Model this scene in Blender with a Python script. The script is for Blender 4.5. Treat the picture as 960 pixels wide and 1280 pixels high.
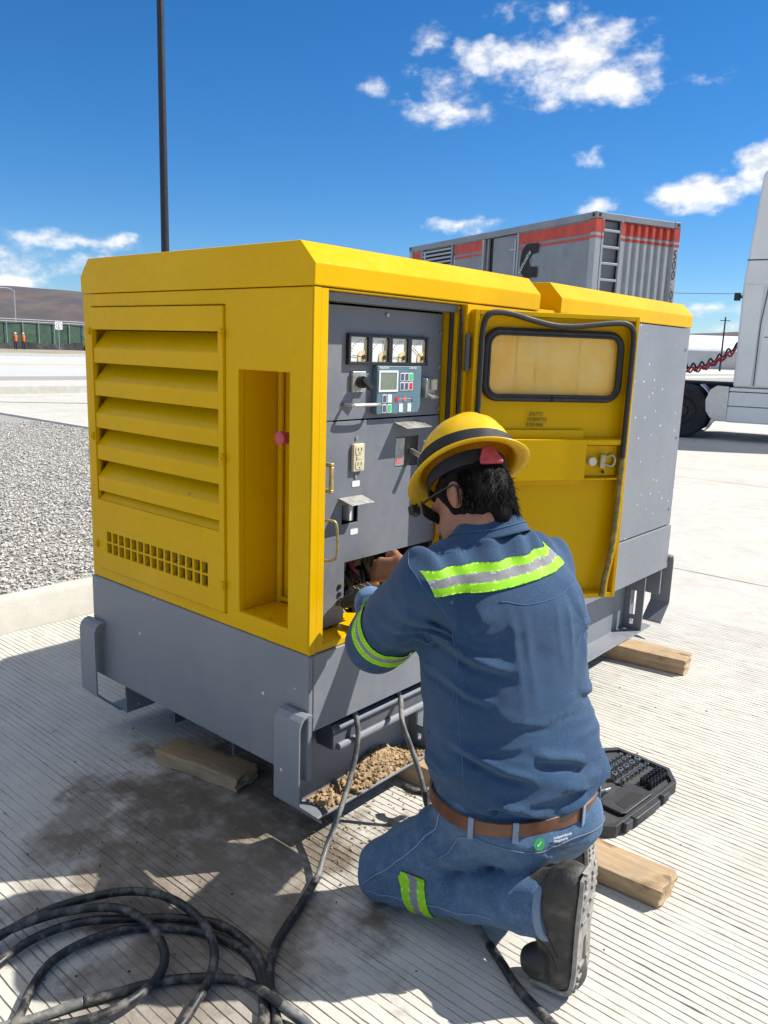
import bpy, bmesh, math, random
import numpy as np
from mathutils import Vector, Matrix, Euler
random.seed(7); np.random.seed(7)
for o in list(bpy.data.objects): bpy.data.objects.remove(o, do_unlink=True)
SC = bpy.context.scene
COL = SC.collection
R_ = math.radians

# ------------------------------------------------------------------ camera
CAM = np.array([1.564, -1.528, 1.5])
ROT = np.array([[0.7573, -0.1536, 0.6347], [0.6523, 0.1292, -0.7469], [0.0327, 0.9797, 0.1981]])
_u, _s, _v = np.linalg.svd(ROT); ROT = _u @ _v
FPX, CX, CY = 1003.0, 480.0, 640.0
cam = bpy.data.cameras.new('camera'); cam_ob = bpy.data.objects.new('camera', cam); COL.objects.link(cam_ob)
cam.sensor_fit = 'VERTICAL'; cam.sensor_height = 24.0; cam.lens = FPX / 1280.0 * 24.0
cam.clip_start = 0.05; cam.clip_end = 20000
cam_ob.matrix_world = Matrix(((*ROT[0], CAM[0]), (*ROT[1], CAM[1]), (*ROT[2], CAM[2]), (0, 0, 0, 1)))
SC.camera = cam_ob
SC.render.resolution_x = 768; SC.render.resolution_y = 1024

# ------------------------------------------------------------------ sun, sky, exposure
SUN_EL = R_(47.5); SUN_AZ = math.atan2(0.606, 0.796)          # azimuth from +Y towards +X
SUN_DIR = Vector((math.sin(SUN_AZ) * math.cos(SUN_EL), math.cos(SUN_AZ) * math.cos(SUN_EL), math.sin(SUN_EL)))
sun = bpy.data.lights.new('sun', 'SUN'); sun.energy = 5.0; sun.angle = R_(0.53); sun.color = (1.0, 0.965, 0.885)
sun_ob = bpy.data.objects.new('sun', sun); COL.objects.link(sun_ob)
sun_ob.rotation_euler = SUN_DIR.to_track_quat('Z', 'Y').to_euler(); sun_ob.location = (6, 8, 12)
SC.view_settings.view_transform = 'Standard'; SC.view_settings.look = 'None'
SC.view_settings.exposure = 0.62; SC.view_settings.gamma = 1.0; SC.view_settings.use_curve_mapping = False

world = bpy.data.worlds.new('World'); SC.world = world; world.use_nodes = True
WN, WL = world.node_tree.nodes, world.node_tree.links
for n in list(WN): WN.remove(n)
def wn(t, **k):
    n = WN.new(t)
    for a, b in k.items(): setattr(n, a, b)
    return n
def wset(n, i, v):
    if hasattr(v, 'is_output'): WL.new(v, n.inputs[i])
    else: n.inputs[i].default_value = v
def wmath(op, a, b=None, c=None, clamp=False):
    n = wn('ShaderNodeMath', operation=op, use_clamp=clamp)
    for i, v in enumerate((a, b, c)):
        if v is not None: wset(n, i, v)
    return n.outputs[0]
sky = wn('ShaderNodeTexSky', sky_type='NISHITA'); sky.sun_disc = False
sky.sun_elevation = SUN_EL; sky.sun_rotation = SUN_AZ
sky.altitude = 300; sky.air_density = 1.0; sky.dust_density = 0.0; sky.ozone_density = 10.0
def cdir(px, py):                       # direction in the world of a point of the sky
    d = ROT @ np.array([(px - CX) / FPX, -(py - CY) / FPX, -1.0]); return d / np.linalg.norm(d)
tc = wn('ShaderNodeTexCoord'); DV = tc.outputs['Generated']
nz = wn('ShaderNodeTexNoise'); WL.new(DV, nz.inputs['Vector']); nz.inputs['Scale'].default_value = 26; nz.inputs['Detail'].default_value = 3
sb = wn('ShaderNodeVectorMath', operation='SUBTRACT'); WL.new(nz.outputs['Color'], sb.inputs[0]); sb.inputs[1].default_value = (.5, .5, .5)
sm = wn('ShaderNodeVectorMath', operation='MULTIPLY_ADD'); WL.new(sb.outputs[0], sm.inputs[0]); sm.inputs[1].default_value = (.035, .035, .022); WL.new(DV, sm.inputs[2])
WARP = sm.outputs[0]
# clouds in view, then unseen ones added for fill: (direction, half-width, half-height, thickness)
CL = []
for px, py, a, b, s in [(722, 78, 112, 50, 1.15), (765, 94, 80, 34, 1.2), (638, 68, 80, 21, 1.0), (542, 118, 60, 34, .72), (575, 142, 52, 20, .72), (873, 239, 80, 24, 1.2), (955, 205, 36, 34, 1.2), (575, 280, 60, 14, .7),
                        (110, 303, 105, 17, .85), (30, 332, 130, 26, .62), (15, 352, 80, 15, .95), (130, 330, 70, 14, .6), (696, 18, 26, 28, .72), (640, 6, 46, 18, .72), (540, 50, 40, 20, .62),
                        (868, 94, 44, 14, .56), (745, 190, 34, 14, .6), (745, 258, 40, 11, .62), (890, 385, 60, 13, .8), (905, 408, 70, 10, .7), (448, 105, 44, 16, .52)]:
    CL.append((cdir(px, py), a * 1.0 / FPX, b * 1.05 / FPX, s))
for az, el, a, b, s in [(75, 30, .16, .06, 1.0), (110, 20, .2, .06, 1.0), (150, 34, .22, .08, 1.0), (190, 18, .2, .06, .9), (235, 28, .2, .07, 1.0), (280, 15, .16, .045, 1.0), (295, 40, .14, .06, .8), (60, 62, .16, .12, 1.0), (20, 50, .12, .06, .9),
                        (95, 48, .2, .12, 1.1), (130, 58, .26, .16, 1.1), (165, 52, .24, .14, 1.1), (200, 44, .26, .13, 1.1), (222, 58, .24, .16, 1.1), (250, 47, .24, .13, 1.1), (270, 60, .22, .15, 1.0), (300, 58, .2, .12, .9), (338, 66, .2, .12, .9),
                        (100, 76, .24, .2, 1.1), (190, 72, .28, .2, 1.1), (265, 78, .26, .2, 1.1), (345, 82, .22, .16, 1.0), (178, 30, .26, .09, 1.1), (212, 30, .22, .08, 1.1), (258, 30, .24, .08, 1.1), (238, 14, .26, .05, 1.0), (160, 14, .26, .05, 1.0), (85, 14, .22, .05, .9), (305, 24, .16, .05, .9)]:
    az, el = R_(az), R_(el); CL.append((np.array([math.sin(az) * math.cos(el), math.cos(az) * math.cos(el), math.sin(el)]), a * 1.05, b * 1.05, s * 1.75))  # clouds out of view, most added and thickened to brighten the shaded ground
M_ = None; V_ = None
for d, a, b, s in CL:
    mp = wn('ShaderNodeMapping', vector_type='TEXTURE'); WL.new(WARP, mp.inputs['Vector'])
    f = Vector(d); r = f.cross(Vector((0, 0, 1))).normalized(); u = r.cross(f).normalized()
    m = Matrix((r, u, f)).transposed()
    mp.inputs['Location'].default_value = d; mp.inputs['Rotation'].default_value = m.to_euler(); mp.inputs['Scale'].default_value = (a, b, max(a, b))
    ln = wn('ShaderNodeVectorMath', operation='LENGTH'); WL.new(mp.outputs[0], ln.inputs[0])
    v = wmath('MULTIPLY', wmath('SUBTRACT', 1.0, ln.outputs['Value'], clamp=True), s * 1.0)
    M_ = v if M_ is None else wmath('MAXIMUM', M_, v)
def cnoise(off):
    mp = wn('ShaderNodeMapping'); WL.new(DV, mp.inputs['Vector']); mp.inputs['Location'].default_value = off; mp.inputs['Scale'].default_value = (1, 1, 1.7)
    n = wn('ShaderNodeTexNoise'); WL.new(mp.outputs[0], n.inputs['Vector']); n.inputs['Scale'].default_value = 17; n.inputs['Detail'].default_value = 10; n.inputs['Roughness'].default_value = .6
    return n.outputs['Fac']
n0 = cnoise((0, 0, 0)); n1 = cnoise(tuple(SUN_DIR * 0.012 + Vector((0, 0, .012))))
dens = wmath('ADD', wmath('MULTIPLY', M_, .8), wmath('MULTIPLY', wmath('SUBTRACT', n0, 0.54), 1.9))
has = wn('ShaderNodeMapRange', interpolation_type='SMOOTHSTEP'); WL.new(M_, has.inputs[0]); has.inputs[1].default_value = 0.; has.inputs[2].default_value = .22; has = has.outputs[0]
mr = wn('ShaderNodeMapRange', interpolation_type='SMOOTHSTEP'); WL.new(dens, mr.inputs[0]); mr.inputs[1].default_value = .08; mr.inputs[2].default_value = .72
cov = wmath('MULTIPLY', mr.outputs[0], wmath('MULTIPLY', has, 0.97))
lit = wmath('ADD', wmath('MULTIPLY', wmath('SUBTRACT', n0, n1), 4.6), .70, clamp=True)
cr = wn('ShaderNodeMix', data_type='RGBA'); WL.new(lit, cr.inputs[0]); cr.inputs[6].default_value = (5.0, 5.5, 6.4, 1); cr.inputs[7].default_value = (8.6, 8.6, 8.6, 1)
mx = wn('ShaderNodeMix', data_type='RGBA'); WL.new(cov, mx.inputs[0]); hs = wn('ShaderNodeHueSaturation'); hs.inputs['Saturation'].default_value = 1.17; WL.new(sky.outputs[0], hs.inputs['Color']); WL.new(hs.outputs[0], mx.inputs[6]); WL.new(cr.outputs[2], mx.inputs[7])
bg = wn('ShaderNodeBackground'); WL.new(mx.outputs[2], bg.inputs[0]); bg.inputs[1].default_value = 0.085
world.cycles.sampling_method = 'MANUAL'; world.cycles.sample_map_resolution = 256
wo = wn('ShaderNodeOutputWorld'); WL.new(bg.outputs[0], wo.inputs[0])

# ------------------------------------------------------------------ material helpers
MATS = {}
class NT:
    def __init__(s, m): s.m = m; s.n = m.node_tree.nodes; s.l = m.node_tree.links
    def add(s, t, **k):
        n = s.n.new(t)
        for a, b in k.items(): setattr(n, a, b)
        return n
    def put(s, n, i, v):
        if hasattr(v, 'is_output'): s.l.new(v, n.inputs[i])
        else: n.inputs[i].default_value = v
    def math(s, op, a, b=None, c=None, clamp=False):
        n = s.add('ShaderNodeMath', operation=op, use_clamp=clamp)
        for i, v in enumerate((a, b, c)):
            if v is not None: s.put(n, i, v)
        return n.outputs[0]
    def coord(s, scale=(1, 1, 1), rot=(0, 0, 0), loc=(0, 0, 0)):
        t = s.add('ShaderNodeTexCoord'); m = s.add('ShaderNodeMapping'); s.l.new(t.outputs['Object'], m.inputs[0])
        m.inputs['Scale'].default_value = scale; m.inputs['Rotation'].default_value = rot; m.inputs['Location'].default_value = loc
        return m.outputs[0]
    def noise(s, co, scale, detail=4, rough=.55, dist=0):
        n = s.add('ShaderNodeTexNoise'); s.l.new(co, n.inputs['Vector']); n.inputs['Scale'].default_value = scale
        n.inputs['Detail'].default_value = detail; n.inputs['Roughness'].default_value = rough; n.inputs['Distortion'].default_value = dist
        return n.outputs['Fac']
    def vor(s, co, scale, feature='F1'):
        n = s.add('ShaderNodeTexVoronoi', feature=feature); s.l.new(co, n.inputs['Vector']); n.inputs['Scale'].default_value = scale
        return n
    def rng(s, v, a, b, c=0., d=1., smooth=True):
        n = s.add('ShaderNodeMapRange', interpolation_type='SMOOTHSTEP' if smooth else 'LINEAR'); s.l.new(v, n.inputs[0])
        for i, x in enumerate((a, b, c, d)): n.inputs[i + 1].default_value = x
        return n.outputs[0]
    def mix(s, f, a, b, mode='MIX'):
        n = s.add('ShaderNodeMix', data_type='RGBA', blend_type=mode)
        s.put(n, 0, f)
        for i, v in ((6, a), (7, b)):
            if hasattr(v, 'is_output'): s.l.new(v, n.inputs[i])
            else: n.inputs[i].default_value = (*v[:3], 1)
        return n.outputs[2]
    def bump(s, h, strength=.3, dist=.01, normal=None):
        n = s.add('ShaderNodeBump'); s.l.new(h, n.inputs['Height']); n.inputs['Strength'].default_value = strength; n.inputs['Distance'].default_value = dist
        if normal is not None: s.l.new(normal, n.inputs['Normal'])
        return n.outputs[0]
def mat(name, col=(.5, .5, .5), rough=.5, metal=0., **kw):
    m = bpy.data.materials.new(name); m.use_nodes = True
    t = NT(m); b = t.n['Principled BSDF']; t.b = b
    b.inputs['Base Color'].default_value = (*col, 1); b.inputs['Roughness'].default_value = rough; b.inputs['Metallic'].default_value = metal
    for k, v in kw.items(): b.inputs[k.replace('_', ' ')].default_value = v
    MATS[name] = m; m['nt'] = 0
    return m, t
def setin(t, name, v): t.put(t.b, t.b.inputs.find(name), v)

def paint(name, col, rough=.38, dirt=(.30, .25, .17), dirt_amt=.35, chips=None, scale=1., spec=.5):
    """painted sheet metal: dust film, faint mottling, scratches, optional chips"""
    m, t = mat(name, col, rough); t.b.inputs['Specular IOR Level'].default_value = spec
    co = t.coord()
    big = t.noise(co, 2.3 * scale, 5, .6); fine = t.noise(co, 38 * scale, 4, .65)
    base = t.mix(t.rng(big, .3, .7), tuple(c * .93 for c in col), tuple(min(1, c * 1.05) for c in col))
    sc = t.noise(t.coord((90, 90, 4)), 1.0, 3, .7)
    dust = t.math('MULTIPLY', t.rng(t.math('ADD', t.math('MULTIPLY', big, .6), t.math('MULTIPLY', fine, .5)), .45, .75), dirt_amt)
    base = t.mix(dust, base, dirt)
    if chips:
        vv = t.vor(co, chips[1]); sel = t.math('LESS_THAN', vv.outputs['Distance'], .11); 
        sp = t.add('ShaderNodeSeparateColor'); t.l.new(vv.outputs['Color'], sp.inputs[0])
        sel = t.math('MULTIPLY', sel, t.math('GREATER_THAN', sp.outputs[0], chips[2]))
        base = t.mix(sel, base, chips[0])
    setin(t, 'Base Color', base)
    setin(t, 'Roughness', t.math('ADD', t.math('MULTIPLY', t.rng(fine, .3, .7), .12), t.math('ADD', t.math('MULTIPLY', dust, .6), rough - .06)))
    t.l.new(t.bump(t.noise(co, 7 * scale, 2), .05, .02), t.b.inputs['Normal'])
    return m
def plain(name, col, rough=.5, metal=0., var=.12, vs=30., bump=.08, bs=120., bd=.002, **kw):
    m, t = mat(name, col, rough, metal, **kw)
    co = t.coord(); n = t.noise(co, vs, 4, .6)
    setin(t, 'Base Color', t.mix(t.rng(n, .25, .75), tuple(c * (1 - var) for c in col), tuple(min(1, c * (1 + var)) for c in col)))
    setin(t, 'Roughness', t.math('ADD', t.math('MULTIPLY', t.rng(t.noise(co, vs * .4, 3), .3, .7), .16), max(.02, rough - .08)))
    if bump: t.l.new(t.bump(t.noise(co, bs, 3), bump, bd), t.b.inputs['Normal'])
    return m

# ------------------------------------------------------------------ mesh helpers
def link(o): COL.objects.link(o); return o
def tag(o, label=None, cat=None, group=None, kind=None):
    if label: o['label'] = label
    if cat: o['category'] = cat
    if group: o['group'] = group
    if kind: o['kind'] = kind
    return o
def empty(name, loc, label, cat, group=None, rz=0.):
    o = bpy.data.objects.new(name, None); link(o); o.location = loc; o.rotation_euler = (0, 0, rz); o.empty_display_size = .2
    return tag(o, label, cat, group)
def world_of(o):
    m = Matrix.LocRotScale(o.location, o.rotation_euler, o.scale)
    return (world_of(o.parent) @ o.matrix_parent_inverse @ m) if o.parent else m
def mk(name, verts, faces, material, parent=None, smooth=False, bevel=0., seg=2, origin=None, local=False, sub=0, ang=35):
    me = bpy.data.meshes.new(name); me.from_pydata([tuple(map(float, v)) for v in verts], [], [tuple(f) for f in faces])
    return mk_mesh(name, me, material, parent, smooth, bevel, seg, origin, local, sub, ang)
def mk_mesh(name, me, material, parent=None, smooth=False, bevel=0., seg=2, origin=None, local=False, sub=0, ang=35):
    o = bpy.data.objects.new(name, me); link(o)
    if material is not None:
        for m in (material if isinstance(material, (list, tuple)) else [material]): me.materials.append(MATS[m] if isinstance(m, str) else m)
    if origin is not None:
        me.transform(Matrix.Translation(-Vector(origin))); o.location = origin
    me.update()
    if smooth is True: me.shade_smooth()
    elif smooth == 'auto': me.shade_smooth(); me.set_sharp_from_angle(angle=R_(ang))
    if parent is not None:
        o.parent = parent
        if not local: o.matrix_parent_inverse = world_of(parent).inverted()
    if bevel:
        b = o.modifiers.new('bevel', 'BEVEL'); b.width = bevel; b.segments = seg; b.limit_method = 'ANGLE'; b.angle_limit = R_(30); b.harden_normals = False
        me.shade_smooth(); me.set_sharp_from_angle(angle=R_(30))
        b.harden_normals = True
    if sub:
        s = o.modifiers.new('sub', 'SUBSURF'); s.levels = sub; s.render_levels = sub
    return o
class MB:
    def __init__(s): s.v = []; s.f = []
    def pts(s, vs, fs):
        b = len(s.v); s.v += [tuple(map(float, v)) for v in vs]; s.f += [tuple(b + i for i in f) for f in fs]; return s
    def box(s, x0, x1, y0, y1, z0, z1):
        x0, x1 = sorted((x0, x1)); y0, y1 = sorted((y0, y1)); z0, z1 = sorted((z0, z1))
        return s.pts([(x0, y0, z0), (x1, y0, z0), (x1, y1, z0), (x0, y1, z0), (x0, y0, z1), (x1, y0, z1), (x1, y1, z1), (x0, y1, z1)],
                     [(3, 2, 1, 0), (4, 5, 6, 7), (0, 1, 5, 4), (1, 2, 6, 5), (2, 3, 7, 6), (3, 0, 4, 7)])
    def obox(s, c, size, rot=None):
        c = Vector(c); h = Vector(size) * .5; rot = rot or Matrix.Identity(3)
        vs = [c + rot @ Vector((sx * h.x, sy * h.y, sz * h.z)) for sz in (-1, 1) for sx, sy in ((-1, -1), (1, -1), (1, 1), (-1, 1))]
        return s.pts(vs, [(3, 2, 1, 0), (4, 5, 6, 7), (0, 1, 5, 4), (1, 2, 6, 5), (2, 3, 7, 6), (3, 0, 4, 7)])
    def prism(s, poly, fn, d0, d1):
        """poly: 2d points; fn(a,b,d)->xyz"""
        n = len(poly); vs = [fn(a, b, d0) for a, b in poly] + [fn(a, b, d1) for a, b in poly]
        return s.pts(vs, [tuple(range(n))[::-1], tuple(range(n, 2 * n))] + [(i, (i + 1) % n, n + (i + 1) % n, n + i) for i in range(n)])
    def tube(s, path, r, n=10, caps=True, closed=False):
        P = [Vector(p) for p in path]; N = len(P); rs = r if isinstance(r, (list, tuple, np.ndarray)) else [r] * N
        up = None; vs = []
        for i in range(N):
            if closed: t = P[(i + 1) % N] - P[i - 1]
            else: t = P[min(i + 1, N - 1)] - P[max(i - 1, 0)]
            t.normalize()
            if up is None:
                up = t.orthogonal().normalized()
            up = (up - t * up.dot(t)).normalized(); w = t.cross(up)
            vs += [P[i] + (up * math.cos(2 * math.pi * k / n) + w * math.sin(2 * math.pi * k / n)) * rs[i] for k in range(n)]
        fs = [(i * n + k, i * n + (k + 1) % n, (i + 1) % N * n + (k + 1) % n, (i + 1) % N * n + k) for i in range(N if closed else N - 1) for k in range(n)]
        if caps and not closed: fs += [tuple(range(n))[::-1], tuple(range((N - 1) * n, N * n))]
        return s.pts(vs, fs)
    def cyl(s, p0, p1, r0, r1=None, n=16): return s.tube([p0, p1], [r0, r0 if r1 is None else r1], n)
    def lathe(s, prof, c, ax, n=24, closed=False):
        """prof: (radius, height along ax)"""
        ax = Vector(ax).normalized(); u = ax.orthogonal().normalized(); w = ax.cross(u); c = Vector(c); N = len(prof)
        vs = [c + ax * h + (u * math.cos(2 * math.pi * k / n) + w * math.sin(2 * math.pi * k / n)) * r for r, h in prof for k in range(n)]
        fs = [(i * n + k, i * n + (k + 1) % n, (i + 1) % N * n + (k + 1) % n, (i + 1) % N * n + k) for i in range(N if closed else N - 1) for k in range(n)]
        if not closed: fs += [tuple(range(n))[::-1], tuple(range((N - 1) * n, N * n))]
        return s.pts(vs, fs)
    def plate(s, u0, u1, v0, v1, holes, fn, t):
        """flat plate with rectangular holes; fn(u,v,d) -> xyz, d from 0 (front) to t (back)"""
        us = sorted({u0, u1, *[x for h in holes for x in h[:2]]}); vs_ = sorted({v0, v1, *[x for h in holes for x in h[2:]]})
        us = [x for x in us if u0 <= x <= u1]; vs_ = [x for x in vs_ if v0 <= x <= v1]
        nu, nv = len(us), len(vs_); idx = {}
        def vid(i, j, k):
            if (i, j, k) not in idx: idx[(i, j, k)] = len(s.v); s.v.append(tuple(map(float, fn(us[i], vs_[j], t * k))))
            return idx[(i, j, k)]
        def solid(i, j):
            if not (0 <= i < nu - 1 and 0 <= j < nv - 1): return False
            cu, cv = (us[i] + us[i + 1]) / 2, (vs_[j] + vs_[j + 1]) / 2
            return not any(h[0] < cu < h[1] and h[2] < cv < h[3] for h in holes)
        for i in range(nu - 1):
            for j in range(nv - 1):
                if not solid(i, j): continue
                s.f.append((vid(i, j, 0), vid(i + 1, j, 0), vid(i + 1, j + 1, 0), vid(i, j + 1, 0)))
                s.f.append((vid(i, j + 1, 1), vid(i + 1, j + 1, 1), vid(i + 1, j, 1), vid(i, j, 1)))
                for di, dj, a, b in ((0, -1, (i, j), (i + 1, j)), (1, 0, (i + 1, j), (i + 1, j + 1)), (0, 1, (i + 1, j + 1), (i, j + 1)), (-1, 0, (i, j + 1), (i, j))):
                    if not solid(i + di, j + dj): s.f.append((vid(*b, 0), vid(*a, 0), vid(*a, 1), vid(*b, 1)))
        return s
    def build(s, name, material, parent=None, fix=True, **k):
        me = bpy.data.meshes.new(name); me.from_pydata(s.v, [], s.f)
        if fix:
            bm = bmesh.new(); bm.from_mesh(me); bmesh.ops.recalc_face_normals(bm, faces=bm.faces); bm.to_mesh(me); bm.free()
        return mk_mesh(name, me, material, parent, **k)
def rrect(w, h, r, n=6, cx=0., cy=0.):
    out = []
    for qx, qy, a0 in ((1, 1, 0), (-1, 1, 90), (-1, -1, 180), (1, -1, 270)):
        for k in range(n + 1):
            a = R_(a0 + 90 * k / n); out.append((cx + qx * (w / 2 - r) + r * math.cos(a), cy + qy * (h / 2 - r) + r * math.sin(a)))
    return out
def copy_tree(o, parent=None):
    c = o.copy(); link(c); c.parent = parent
    for ch in list(o.children): copy_tree(ch, c)
    return c
def catmull(P, n=8, closed=False):
    P = [Vector(p) for p in P]; out = []; N = len(P)
    for i in range(N if closed else N - 1):
        if closed: a, b, c, d = P[i - 1], P[i], P[(i + 1) % N], P[(i + 2) % N]
        else: a, b, c, d = P[max(i - 1, 0)], P[i], P[i + 1], P[min(i + 2, N - 1)]
        for k in range(n):
            t = k / n; out.append(.5 * ((2 * b) + (c - a) * t + (2 * a - 5 * b + 4 * c - d) * t * t + (3 * b - a - 3 * c + d) * t ** 3))
    if not closed: out.append(P[-1])
    return out
def text_mesh(name, s, size, material, parent, M, extrude=.0004, align='LEFT', sx=1., spacing=1.0, shear=0.):
    c = bpy.data.curves.new(name, 'FONT'); c.body = s; c.size = size; c.extrude = extrude; c.align_x = align; c.space_line = spacing; c.shear = shear
    o = bpy.data.objects.new(name, c); link(o); dg = bpy.context.evaluated_depsgraph_get()
    me = bpy.data.meshes.new_from_object(o.evaluated_get(dg)); bpy.data.objects.remove(o, do_unlink=True)
    me.materials.clear(); me.transform(M @ Matrix.Diagonal((sx, 1, 1, 1)))
    return mk_mesh(name, me, material, parent)
def frame(o, ex, ey, ez):
    ex, ey, ez, o = Vector(ex), Vector(ey), Vector(ez), Vector(o)
    return Matrix(((ex.x, ey.x, ez.x, o.x), (ex.y, ey.y, ez.y, o.y), (ex.z, ey.z, ez.z, o.z), (0, 0, 0, 1)))
# ================================================================== materials of the setting
def concrete_mat():
    m, t = mat('concrete', (.5, .48, .43), .85)
    co = t.coord(); big = t.noise(co, .9, 5, .6); mid = t.noise(co, 6, 5, .65); fine = t.noise(co, 120, 4, .7)
    c = t.mix(t.rng(mid, .3, .72), (.43, .405, .355), (.53, .505, .45))
    c = t.mix(t.math('MULTIPLY', t.rng(fine, .3, .75), .5), c, (.60, .575, .52))
    # oil and wet stains in front of the skid
    def blob(cx, cy, rx, ry, rot, seed, soft=.6):
        mp = t.coord((1 / rx, 1 / ry, 1), (0, 0, rot), (0, 0, 0)); 
        tcn = t.add('ShaderNodeTexCoord'); s1 = t.add('ShaderNodeVectorMath', operation='SUBTRACT'); t.l.new(tcn.outputs['Object'], s1.inputs[0]); s1.inputs[1].default_value = (cx, cy, 0)
        m2 = t.add('ShaderNodeMapping'); t.l.new(s1.outputs[0], m2.inputs[0]); m2.inputs['Rotation'].default_value = (0, 0, rot); m2.inputs['Scale'].default_value = (1, 1, 1)
        m3 = t.add('ShaderNodeVectorMath', operation='MULTIPLY'); t.l.new(m2.outputs[0], m3.inputs[0]); m3.inputs[1].default_value = (1 / rx, 1 / ry, 0)
        ln = t.add('ShaderNodeVectorMath', operation='LENGTH'); t.l.new(m3.outputs[0], ln.inputs[0])
        nn = t.noise(t.coord((1, 1, 1), (0, 0, 0), (seed, 0, 0)), 5, 6, .6)
        return t.rng(t.math('ADD', ln.outputs['Value'], t.math('MULTIPLY', t.math('SUBTRACT', nn, .5), 2.2)), 1.02, .50)
    st = blob(-.22, -.20, .78, .56, .5, 3.); st2 = blob(.06, -.46, .55, .30, .9, 9.); st3 = blob(-.62, -.42, .55, .12, .75, 5.); st4 = blob(-.35, .12, .55, .26, .1, 2.); st5 = blob(.25, -.72, .5, .3, .8, 12.)
    s = t.math('MAXIMUM', t.math('MAXIMUM', st, t.math('MULTIPLY', st2, .85)), t.math('MAXIMUM', t.math('MULTIPLY', st3, .7), t.math('MAXIMUM', t.math('MULTIPLY', st4, .9), t.math('MULTIPLY', st5, .6))))
    s = t.math('MULTIPLY', s, t.rng(t.noise(t.coord((1, 1, 1), (0, 0, 0), (4, 4, 0)), 11, 6, .7), .28, .58, .6, 1.))
    c = t.mix(t.math('MULTIPLY', s, .95), c, (.098, .070, .044))
    # general dust and tyre dirt on the rest
    c = t.mix(t.math('MULTIPLY', t.rng(big, .40, .72), .34), c, (.36, .32, .265))
    # dark pits
    vv = t.vor(co, 34); sp = t.add('ShaderNodeSeparateColor'); t.l.new(vv.outputs['Color'], sp.inputs[0])
    pit = t.math('MULTIPLY', t.math('LESS_THAN', vv.outputs['Distance'], .09), t.math('GREATER_THAN', sp.outputs[0], .86))
    c = t.mix(t.math('MULTIPLY', pit, .55), c, (.16, .14, .12))
    # grooves (material takes over where the modelled grooves end)
    geo = t.add('ShaderNodeNewGeometry'); sx = t.add('ShaderNodeSeparateXYZ'); t.l.new(geo.outputs['Position'], sx.inputs[0])
    wob = t.noise(t.coord((1.5, 8, 1)), 1.0, 2)
    ph = t.math('FRACT', t.math('ADD', t.math('DIVIDE', sx.outputs['Y'], .026), t.math('MULTIPLY', wob, .5)))
    g = t.math('LESS_THAN', t.math('ABSOLUTE', t.math('SUBTRACT', ph, .5)), .1)
    att = t.add('ShaderNodeAttribute', attribute_name='flat'); gm = t.math('MULTIPLY', g, att.outputs['Fac'])
    brk = t.rng(t.noise(t.coord((10, 40, 1)), 1.0, 3), .35, .6)
    c = t.mix(t.math('MULTIPLY', gm, t.math('MULTIPLY', brk, .5)), c, (.2, .19, .17))
    # dirt in the grooves
    low = t.math('LESS_THAN', sx.outputs['Z'], -.0012)
    low = t.math('MULTIPLY', low, t.math('GREATER_THAN', sx.outputs['Z'], -.02))
    c = t.mix(t.math('MULTIPLY', low, .48), c, (.13, .118, .10))
    setin(t, 'Base Color', c)
    setin(t, 'Roughness', t.math('SUBTRACT', .88, t.math('MULTIPLY', s, .12)))
    h = t.math('ADD', t.math('MULTIPLY', fine, .6), t.math('ADD', t.math('MULTIPLY', mid, .7), t.math('MULTIPLY', gm, -.9)))
    t.l.new(t.bump(h, .55, .004), t.b.inputs['Normal'])
concrete_mat()
def rocky(name, c0, c1, c2, scale, bump=.6, bd=.02, rough=.9):
    m, t = mat(name, c0, rough); co = t.coord(); v = t.vor(co, scale); n = t.noise(co, scale * .15, 5, .6)
    sp = t.add('ShaderNodeSeparateColor'); t.l.new(v.outputs['Color'], sp.inputs[0])
    c = t.mix(sp.outputs[0], c0, c1); c = t.mix(t.rng(n, .4, .7), c, c2)
    setin(t, 'Base Color', c); t.l.new(t.bump(v.outputs['Distance'], bump, bd), t.b.inputs['Normal']); return m
rocky('gravel_base', (.20, .19, .175), (.38, .36, .33), (.30, .285, .26), 38)
def stone_mat():
    m, t = mat('gravel_stone', (.45, .44, .41), .9)
    at = t.add('ShaderNodeAttribute', attribute_name='tint'); n = t.noise(t.coord(), 90, 4)
    r = t.add('ShaderNodeValToRGB'); t.l.new(at.outputs['Fac'], r.inputs[0])
    e = r.color_ramp.elements; e[0].position = 0; e[0].color = (.10, .095, .09, 1); e[1].position = 1; e[1].color = (.72, .70, .66, 1)
    for p, c in ((.18, (.26, .245, .215, 1)), (.5, (.43, .405, .36, 1)), (.8, (.57, .545, .49, 1)), (.9, (.46, .38, .31, 1))):
        k = e.new(p); k.color = c
    setin(t, 'Base Color', t.mix(.25, r.outputs[0], t.mix(n, (.2, .19, .18), (.7, .68, .64)))); t.l.new(t.bump(n, .3, .003), t.b.inputs['Normal'])
stone_mat()
plain('kerb_concrete', (.47, .45, .40), .85, var=.1, vs=5, bump=.35, bs=70, bd=.004)
rocky('dry_soil', (.30, .25, .19), (.36, .31, .24), (.22, .20, .13), 1.2, .3, .05)
plain('far_road', (.46, .455, .44), .8, var=.05, vs=.3, bump=0)
plain('road_yellow', (.62, .45, .16), .7, bump=0, vs=.8)
def hill_mat():
    m, t = mat('hill', (.12, .09, .08), 1.); co = t.coord()
    n = t.noise(co, .012, 6, .62); n2 = t.noise(co, .09, 5, .7)
    c = t.mix(t.rng(n, .38, .62), (.068, .056, .068), (.112, .082, .078)); c = t.mix(t.math('MULTIPLY', t.rng(n2, .45, .66), .75), c, (.07, .072, .058))
    setin(t, 'Base Color', c)
hill_mat()

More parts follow.
